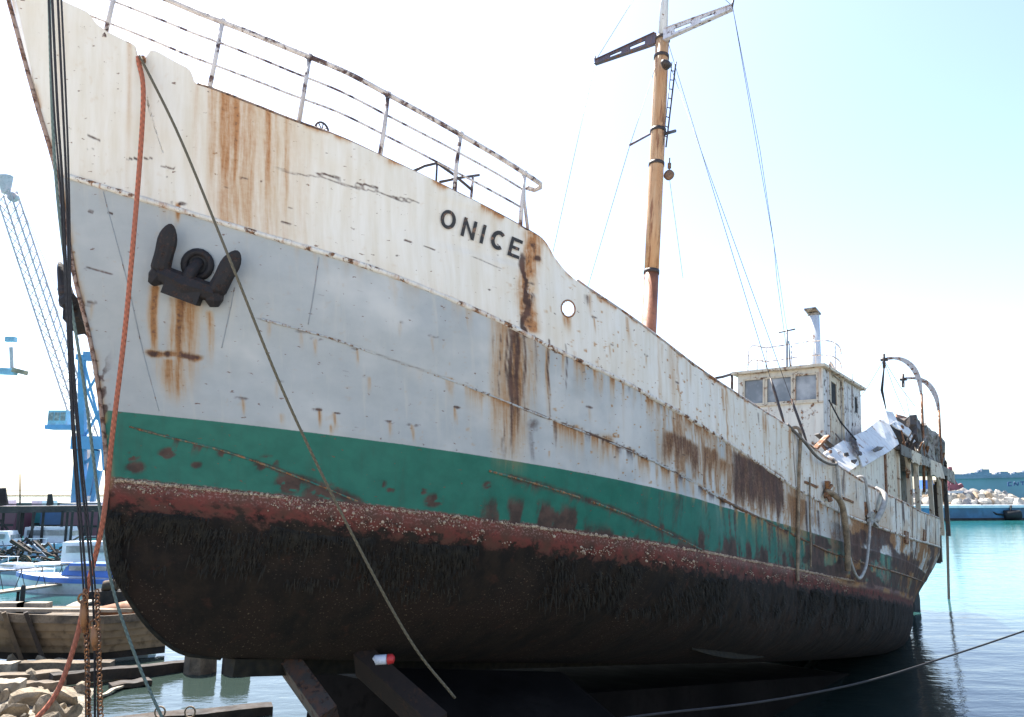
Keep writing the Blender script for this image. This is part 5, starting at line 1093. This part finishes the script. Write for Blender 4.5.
# moored motor boats, gangway
def motor_boat(name, loc, rz, ln, bm_, hull_m, stripe_m, cabin_m, label, cab=(.1, .55, 1.1)):
    b = empty(name, loc); b.rotation_euler = (0, 0, rz); tag(b, label, "boat", "motor boats moored by the pier"); n = 18; V = []; lev = [(-.15, .72), (.25, .88), (.55, .97), (.8, 1.0)]
    for i in range(n):
        f = i / (n - 1); x = -ln / 2 + ln * f; hb = bm_ / 2 * (1 - max(0, (f - .45) / .55) ** 2.2); rise = .35 * max(0, f - .3) ** 1.5
        for z, k in lev: V.append((x + .12 * (z) * max(0, f - .6) * 4, -hb * k, z + rise))
        for z, k in reversed(lev): V.append((x + .12 * (z) * max(0, f - .6) * 4, hb * k, z + rise))
    m = 8; F = [(i * m + j, i * m + j + 1, (i + 1) * m + j + 1, (i + 1) * m + j) for i in range(n - 1) for j in range(m - 1)] + [tuple(reversed(range(m)))]
    mesh_obj("boat_hull", V, F, hull_m, b, False)
    for sg in (-1, 1):
        pts = []
        for i in range(n):
            f = i / (n - 1); x = -ln / 2 + ln * f; hb = bm_ / 2 * (1 - max(0, (f - .45) / .55) ** 2.2) ; rise = .35 * max(0, f - .3) ** 1.5; pts.append((x + .09 * max(0, f - .6) * 4, sg * (hb + .03), .70 + rise))
        sb = MB()
        for p, q in zip(pts[:-1], pts[1:]): sb.bar(p, q, .05, .24)
        sb.build("side_stripe", stripe_m, b)
    x0, x1, h = -ln / 2 + ln * cab[0], -ln / 2 + ln * cab[1], cab[2]; w = bm_ * .36
    V = [(x0, -w, .85), (x1 + .5, -w * .8, .95), (x1 + .5, w * .8, .95), (x0, w, .85), (x0, -w * .85, .85 + h), (x1, -w * .75, .85 + h), (x1, w * .75, .85 + h), (x0, w * .85, .85 + h)]
    mesh_obj("cabin", V, [(0, 1, 5, 4), (1, 2, 6, 5), (2, 3, 7, 6), (3, 0, 4, 7), (4, 5, 6, 7)], cabin_m, b)
    for sg in (-1, 1): MB().box((x0 + .25, sg * w * .93 - .03, .85 + h * .5), (x1 - .1, sg * w * .93 + .03, .85 + h * .82)).build("cabin_window", 'window_glass', b)
    MB().bar((x1 + .28, -w * .7, .85 + h * .55), (x1 + .28, w * .7, .85 + h * .55), .03, h * .4).build("windscreen", 'window_glass', b)
    V = [(-ln / 2 + .1, -bm_ * .46, .84), (ln * .1, -bm_ * .46, .86), (ln / 2 - .3, -.05, 1.0), (ln / 2 - .3, .05, 1.0), (ln * .1, bm_ * .46, .86), (-ln / 2 + .1, bm_ * .46, .84)]
    mesh_obj("boat_deck", V, [(0, 1, 2, 3, 4, 5)], hull_m, b)
    pu = MB()
    for f in (.62, .75, .88): pu.tube([(-ln / 2 + ln * f, -bm_ * .40 * (1 - max(0, (f - .45) / .55) ** 2.2), .9), (-ln / 2 + ln * f, -bm_ * .40 * (1 - max(0, (f - .45) / .55) ** 2.2), 1.45)], .02, 5)
    fx = lambda f: (-ln / 2 + ln * f, -bm_ * .40 * (1 - max(0, (f - .45) / .55) ** 2.2), 1.45)
    pu.tube([fx(.60), fx(.75), fx(.90)], .02, 5); pu.build("bow_rail", 'boat_white', b)
motor_boat("motor_boat", on_z(70, 592, 0), math.radians(172), 6.2, 2.3, 'boat_white', 'boat_blue', 'boat_blue', "white motor boat with a bright blue stripe and blue cabin moored behind the gangway", (.05, .45, .7))
motor_boat("motor_boat", on_z(84, 576, 0), math.radians(12), 6.0, 2.3, 'boat_white', 'boat_white', 'boat_white', "all white cabin boat moored behind the blue striped one", (.3, .75, 1.3))
motor_boat("motor_boat", on_z(12, 583, 0), math.radians(160), 4.6, 1.8, 'boat_white', 'far_grey', 'boat_white', "small white boat moored at the left edge of the picture", (.3, .6, .3))
motor_boat("motor_boat", on_z(60, 553, 0), math.radians(5), 9, 2.8, 'boat_pale_blue', 'boat_white', 'boat_white', "pale blue and white boat lying behind the pier piles", (.2, .6, 1.4))
motor_boat("motor_boat", on_z(10, 556, 0), math.radians(3), 8, 2.8, 'boat_pale_blue', 'boat_pale_blue', 'boat_white', "pale blue boat at the left edge behind the pier piles", (.2, .5, 1.2))
gw = empty("gangway", on_z(50, 590, .5)); tag(gw, "narrow pale plank gangway with a thin dark rail in front of the moored boats", "gangway"); o = gw.location
ga, gb = on_z(-15, 594, .5) - o, on_z(112, 577, .5) - o; MB().bar(ga, gb, .8, .10).build("gangway_deck", 'timber_pale', gw)
gm = MB().tube([ga + Vector((0, -.35, 1.0)), ga.lerp(gb, .5) + Vector((0, -.35, .97)), gb + Vector((0, -.35, .9))], .025, 5); gm.build("gangway_rail", 'pier_dark', gw)
for k in range(14): p = ga.lerp(gb, k / 13); MB().tube([p + Vector((0, -.35, .03)), p + Vector((.3 if k % 2 else -.3, -.35, 1.0))], .018, 5).build("rail_post", 'pier_dark', gw)
for k in (3, 8, 12): p = ga.lerp(gb, k / 13); MB().tube([p + Vector((0, 0, -1.3)), p], .07, 6).build("gangway_pile", 'pier_dark', gw)
for px, py, h, lb in ((22, 602, .8, "lone dark mooring post in the water before the jetty"),):
    c = on_z(px, py, 0); tag(MB().tube([c - UP * .5, c + UP * h * .9, c + UP * h], [.12, .11, .07], 8).build("mooring_post", 'pier_dark'), lb, "post")
beam(on_z(60, 612, .3), on_z(90, 600, .5), .7, .08, 'timber_pale', "pale plank ramp sloping from the jetty beside the black lines", "plank_ramp", "plank")
db2 = empty("work_raft", on_z(113, 603, 0)); db2.scale = (.62, .8, .75); tag(db2, "dark brown work raft with an orange bundle beside the stem", "raft")
MB().box((-1.6, -.8, 0), (1.4, .8, .8)).build("raft_body", 'timber_dark', db2); MB().tube([(-.6, -.3, .8), (-.5, -.3, 1.1), (.3, -.3, 1.2), (.5, -.3, .9)], [.2, .35, .35, .2], 9).build("bundle", 'derelict_brown', db2, True)

# pier on piles
pr = empty("pier", at(40, 508, 70)); o = pr.location; tag(pr, "dark pier deck on thin piles behind the moored boats", "pier")
a, b_ = at(-90, 507, 66), at(112, 511, 74); a.z = b_.z = 3.75
MB().bar(a - o, b_ - o, 4.0, .55).build("pier_deck", 'pier_deck', pr); MB().bar(a - o + Vector((0, -2.1, .45)), b_ - o + Vector((0, -2.1, .45)), .15, .1).build("pier_kerb", 'pier_dark', pr)
for px in (-30, 3, 18, 22, 33, 43, 62, 67, 72, 86, 92, 99):
    p = at(px, 520, 68 + (px % 3)); MB().tube([Vector((p.x, p.y, -.5)) - o, Vector((p.x, p.y, 3.6)) - o], .11 if px != 22 else .16, 7).build("pile", 'pier_dark', pr)
for (xa, ya), (xb, yb) in (((0, 520), (20, 545)), ((25, 548), (34, 525)), ((5, 548), (20, 535))): MB().tube([at(xa, ya, 68) - o, at(xb, yb, 68) - o], .09, 6).build("pile_brace", 'pier_dark', pr)
for px, py0, py1, w_ in ((20, 474, 505, .07), (50, 494, 505, .3), (2, 488, 505, .5)):
    p, q = at(px, py0, 70), at(px, py1, 70); MB().tube([q - o, p - o], [w_, w_ * .6], 7).build("pier_mast", 'pier_dark', pr)
rr = random.Random(9)
jk = empty("scrap_heap", on_z(30, 572, 0)); tag(jk, "heap of dark scrap and timbers under the pier left of the boats", "scrap heap"); o = jk.location
for k in range(120):
    p = on_z(rr.uniform(-12, 62), rr.uniform(566, 574), 0) + UP * rr.uniform(0, 1.3) - o; q = p + Vector((rr.uniform(-1.6, 1.6), rr.uniform(-.5, .5), rr.uniform(-.2, 1.0)))
    MB().bar(p, q, rr.uniform(.05, .22), rr.uniform(.04, .2)).build("scrap_piece", rr.choice(['pier_dark', 'timber_dark', 'pier_dark', 'far_grey', 'timber_grey']), jk)
# big hulls moored beyond the pier
def far_hull(name, x0, x1, d, z1, mat, label):
    p, q = at(x0, 520, d), at(x1, 520, d); c = (p + q) / 2; e = empty(name, (c.x, c.y, 0)); w = (q.x - p.x) / 2; tag(e, label, "ship", "ships moored beyond the pier")
    V = [(-w, 0, -.5), (w * .92, 0, -.5), (w, 0, z1), (-w, 0, z1 * .9), (-w, 8, -.5), (w * .92, 6, -.5), (w, 6, z1), (-w, 8, z1 * .9)]
    mesh_obj("ship_side", V, [(0, 1, 2, 3), (1, 5, 6, 2), (4, 0, 3, 7), (5, 4, 7, 6), (3, 2, 6, 7)], mat, e)
    MB().box((-w, -.08, z1 * .35), (w * .94, -.02, z1 * .42)).build("fender_strip", 'pier_dark', e); MB().box((-w * .4, 1.5, z1 * .93), (w * .3, 5, z1 + .8)).build("deck_cabin", 'boat_white', e)
far_hull("moored_ship", -60, 16, 96, 3.4, 'hull_maroon', "maroon ship's side seen under the left end of the pier")
far_hull("moored_ship", 14, 44, 100, 3.3, 'shed_teal', "teal ship's side seen between the pier piles")
far_hull("moored_ship", 40, 78, 98, 3.0, 'hull_navy', "dark blue ship's side seen under the middle of the pier")
far_hull("moored_ship", 62, 108, 94, 3.2, 'hull_maroon', "purplish red ship's side seen under the pier next to the stem")
# far quay on the left with low sheds
fq = MB().box(Vector((-240, 150, -1)), Vector((-60, 175, 3.2))); tag(fq.build("far_quay", 'concrete'), kind="structure")

# cranes
def lattice(mb, p, q, w, n, r):
    p, q = Vector(p), Vector(q); t = (q - p).normalized(); a = t.cross(Vector((0, 1, 0))).normalized(); b = t.cross(a); cs = [(a * x + b * y) * w / 2 for x, y in ((-1, -1), (1, -1), (1, 1), (-1, 1))]
    for c in cs: mb.tube([p + c, q + c], r * 1.5, 5)
    for i in range(n):
        u0, u1 = p.lerp(q, i / n), p.lerp(q, (i + 1) / n)
        for k in range(4): mb.tube([u0 + cs[k], u1 + cs[(k + 1) % 4]], r * .95, 4)
    return mb
c1 = empty("lattice_crane", at(80, 500, 175)); o = c1.location; tag(c1, "pale lattice boom crane leaning left behind the bow", "crane")
foot, tip = at(88, 440, 175), at(6, 192, 175)
lattice(MB(), foot - o, tip - o, 3.0, 24, .13).build("lattice_boom", 'crane_pale_haze', c1)
MB().tube([tip - o + Vector((-.5, 0, 3.5)), tip - o + Vector((0, 0, -.2))], [1.6, .9], 10).tube([tip - o, tip - o + Vector((2.0, 0, -1.2))], [.5, .5], 8).build("boom_head", 'crane_pale_haze', c1)
MB().tube([tip - o + Vector((1.7, -.6, -1.2)), tip - o + Vector((1.7, .6, -1.2))], 1.0, 14).build("sheave", 'crane_pale_haze', c1)
cw = MB()
for dx in (0, 2): cw.tube([tip - o + Vector((dx, 0, 0)), at(96, 400, 178) - o + Vector((dx, 0, 0))], .07, 4)
cw.build("boom_wire", 'crane_pale_haze', c1)
MB().bar(Vector((foot.x - o.x, 0, 3 - o.z)), foot - o, 1.6, 1.6, (1, 0, 0)).build("crane_tower", 'crane_pale_haze', c1)
c2 = empty("portal_crane", at(92, 498, 150)); o = c2.location; tag(c2, "bright blue portal crane with a pale cab just left of the stem", "crane")
def cb(name, pts, w, mat='crane_blue_haze'):
    mb = MB()
    for (xa, ya), (xb, yb) in pts: mb.bar(at(xa, ya, 150) - o, at(xb, yb, 150) - o, w, w, (0, 1, 0))
    mb.build(name, mat, c2)
cb("tower_leg", [((82, 355), (83, 505))], 1.1); cb("tower_leg", [((98, 355), (106, 470))], .9); cb("top_beam", [((77, 357), (96, 359))], 1.0); cb("top_beam", [((84, 354), (92, 354))], .8)
for q in (((84, 362), (104, 440)), ((83, 400), (99, 372)), ((83, 440), (101, 408)), ((85, 385), (98, 420))): cb("tower_brace", [q], .35)
cb("cross_deck", [((74, 443), (104, 443))], 2.4); cb("portal_leg", [((80, 450), (76, 505))], 1.4); cb("portal_leg", [((96, 450), (88, 495))], 1.2); cb("portal_leg", [((100, 470), (92, 505))], .8); cb("tower_brace", [((78, 470), (98, 452))], .5)
p = at(61, 419, 150) - o; MB().box(p + Vector((-1.7, -1.4, -1.2)), p + Vector((1.7, 1.4, 1.5))).build("crane_cab", 'crane_cab', c2); MB().box(p + Vector((-2.0, -1.6, -2.0)), p + Vector((3.4, 1.6, -1.22))).build("cab_floor", 'crane_blue_haze', c2)
for k in range(3): MB().box(p + Vector((-1.55 + k * 1.1, -1.46, -.4)), p + Vector((-.65 + k * 1.1, -1.41, 1.1))).build("cab_window", 'window_glass', c2)
c3 = empty("jib_crane", at(-60, 500, 160)); o = c3.location; tag(c3, "jib end of a crane with a small box on a post at the left edge", "crane")
MB().bar(at(-62, 368, 160) - o, at(16, 372, 160) - o, 1.3, 1.3).build("jib", 'crane_cab', c3); MB().bar(at(14, 370, 160) - o, at(26, 373, 160) - o, 1.6, .9).build("jib_end", 'boulder_tan', c3)
MB().tube([at(12, 370, 160) - o, at(11, 347, 160) - o], .35, 6).build("jib_post", 'crane_pale_haze', c3); p = at(11, 340, 160) - o; MB().box(p + Vector((-.9, -.6, -.4)), p + Vector((.9, .6, .6))).build("lamp_box", 'crane_cab', c3)
q = at(-60, 500, 160); MB().bar(Vector((0, 0, 3 - o.z)), at(-62, 368, 160) - o, 2.2, 2.2, (1, 0, 0)).build("crane_tower", 'crane_cab', c3)

# breakwater, quay and far shore on the right
qa = on_z(860, 521, 0); qb = on_z(1160, 519, 0)
fq = empty("breakwater_quay", qa); tag(fq, "low blue quay with a white coping across the harbour on the right", "quay"); o = qa
MB().bar(qa - o + UP * 1.1, qb - o + UP * 1.1, 1.0, 2.3).build("quay_face", 'quay_blue', fq); MB().bar(qa - o + UP * 2.5 + Vector((0, 3.5, 0)), qb - o + UP * 2.5 + Vector((0, 3.5, 0)), 8.4, .5).build("coping", 'boat_white', fq)
MB().bar(qa - o + Vector((0, -.2, .15)), qb - o + Vector((0, -.2, .15)), 1.0, .5).build("waterline_band", 'pier_dark', fq)
p = on_z(1007, 520, 0) - o; MB().tube([p + Vector((-5, -.8, 2.7)), p + Vector((-2.5, -1.0, 1.1)), p + Vector((0, -1.0, .9)), p + Vector((.5, -.8, 2.7))], .2, 6).tube([p + Vector((-1, -1.0, .9)), p + Vector((1.8, -1.0, 1.0))], .9, 8).build("tyre_fender", 'rubber', fq, True)
brocks = [rock_mesh(40 + i, ('boulder_white', 'boulder_tan', 'boulder_grey', 'boulder_white')[i % 4]) for i in range(8)]
rr = random.Random(31); k = 0
for row, (yy, n_, dz) in enumerate(((9, 27, 0), (13, 25, 1.3), (17, 22, 2.3))):
    for i in range(n_):
        x = at(915, 500, 150).x + (at(1045, 500, 150).x - at(915, 500, 150).x) * (i + rr.uniform(-.25, .25)) / n_; yb = qa.y + (qb.y - qa.y) * 0 + yy
        o_ = bpy.data.objects.new("boulder", brocks[rr.randrange(8)]); COL.objects.link(o_); sz = rr.uniform(.8, 1.35)
        o_.location = (x, yb + rr.uniform(-.8, .8), 3.0 + dz * .75 + rr.uniform(-.2, .2)); o_.scale = (sz * 1.15, sz, sz * rr.uniform(.7, 1.0)); o_.rotation_euler = (rr.uniform(0, 6), rr.uniform(0, 6), rr.uniform(0, 6))
        cn = {'boulder_white': 'chalky white', 'boulder_tan': 'tan', 'boulder_grey': 'grey'}[o_.data.materials[0].name]; tag(o_, "%s boulder in the %s row of the breakwater pile on the blue quay" % (cn, ('front', 'middle', 'top')[row]), "boulder", "%s boulders, %s row" % (cn, ('front', 'middle', 'top')[row]))
fw = empty("harbour_wall", at(985, 491, 300)); o = fw.location; tag(fw, "long blue-grey harbour wall with dark lettering beyond the boulders", "wall")
wa, wb = at(953, 478, 310), at(1100, 475, 290); z1a, z1b = wa.z, wb.z
V = [Vector((wa.x, wa.y, 0)) - o, Vector((wb.x, wb.y, 0)) - o, wb - o, wa - o]; V += [v + Vector((0, 4, 0)) for v in V]
mesh_obj("wall_face", V, [(0, 1, 2, 3), (7, 6, 5, 4), (3, 2, 6, 7), (0, 3, 7, 4), (1, 5, 6, 2)], 'far_wall', fw); MB().bar(wa - o, wb - o, 2.0, .8).build("wall_cap", 'far_grey', fw)
def wl_(name, segs):
    mb = MB()
    for (xa, ya), (xb, yb) in segs:
        p, q = at(xa, ya, 290), at(xb, yb, 290)
        mb.bar(p - o, q - o, .45, .3, (0, 1, 0))
    tag(mb.build(name, 'hull_navy', fw), "dark painted letter on the far wall")
wl_("letter", [((1008.2, 482.4), (1008.2, 485.8)), ((1008.2, 482.4), (1011.5, 482.2)), ((1008.2, 485.8), (1011.5, 485.6))])
wl_("letter", [((1014, 482.2), (1014, 485.6)), ((1014, 482.2), (1018, 485.4)), ((1018, 482.0), (1018, 485.4))])
wl_("letter", [((1020, 482.0), (1025, 481.8)), ((1022.5, 481.8), (1022.5, 485.2))])
rr = random.Random(77)
for k in range(26):
    px = 952 + k * 3.0; p = at(px, 477 - rr.uniform(0, 1.5) - (px - 952) * .015, 900); w_ = rr.uniform(1.2, 4.5); h = rr.uniform(1, 4.5) if k not in (9, 10, 11) else rr.uniform(4, 6.5)
    t = empty("far_building", (p.x, p.y, 0)); MB().box((-w_, -3, 0), (w_, 3, p.z + h)).build("building_block", 'far_grey', t)
    if rr.random() < .5: MB().box((-w_ * .4, -2, p.z + h), (w_ * .3, 2, p.z + h + rr.uniform(.6, 2))).build("roof_box", 'far_grey', t)
    tag(t, "hazy grey building on the skyline above the harbour wall", "building", "skyline buildings")
grid_obj("far_shore", -900, 2500, 930, 1400, 4, 2, lambda x, y: 6.0, 'far_grey')
# workboat with a red derrick beside the stern
wbt = empty("work_boat", on_z(944, 519, 0) + Vector((0, 20, 0))); o = wbt.location; tag(wbt, "blue and white work boat with a red derrick moored behind the ship's stern", "boat")
def wbp(px, py): return at(px, py, 160) - o
MB().box(wbp(905, 500), wbp(948, 489) + Vector((0, 6, 0))).build("boat_hull", 'boat_white', wbt); MB().box(wbp(925, 489), wbp(941, 480) + Vector((0, 4, 0))).build("deck_cabin", 'boat_blue', wbt); MB().box(wbp(933, 484) + Vector((0, -.3, 0)), wbp(939, 480) + Vector((0, 0, 0))).build("cabin_band", 'boulder_tan', wbt)
dk = MB()
for a, b_, w_ in (((946, 475), (950, 467), .4), ((950, 467), (954, 488), .5), ((951, 470), (948, 488), .4), ((948, 488), (957, 486), 1.2), ((956, 488), (962, 485), .8), ((952, 480), (957, 489), .8)): dk.bar(wbp(*a), wbp(*b_), w_, w_, (0, 1, 0))
dk.build("derrick", 'hull_maroon', wbt); MB().bar(wbp(945, 492), wbp(969, 492), 1.0, .5).build("deck_plate", 'boat_white', wbt)
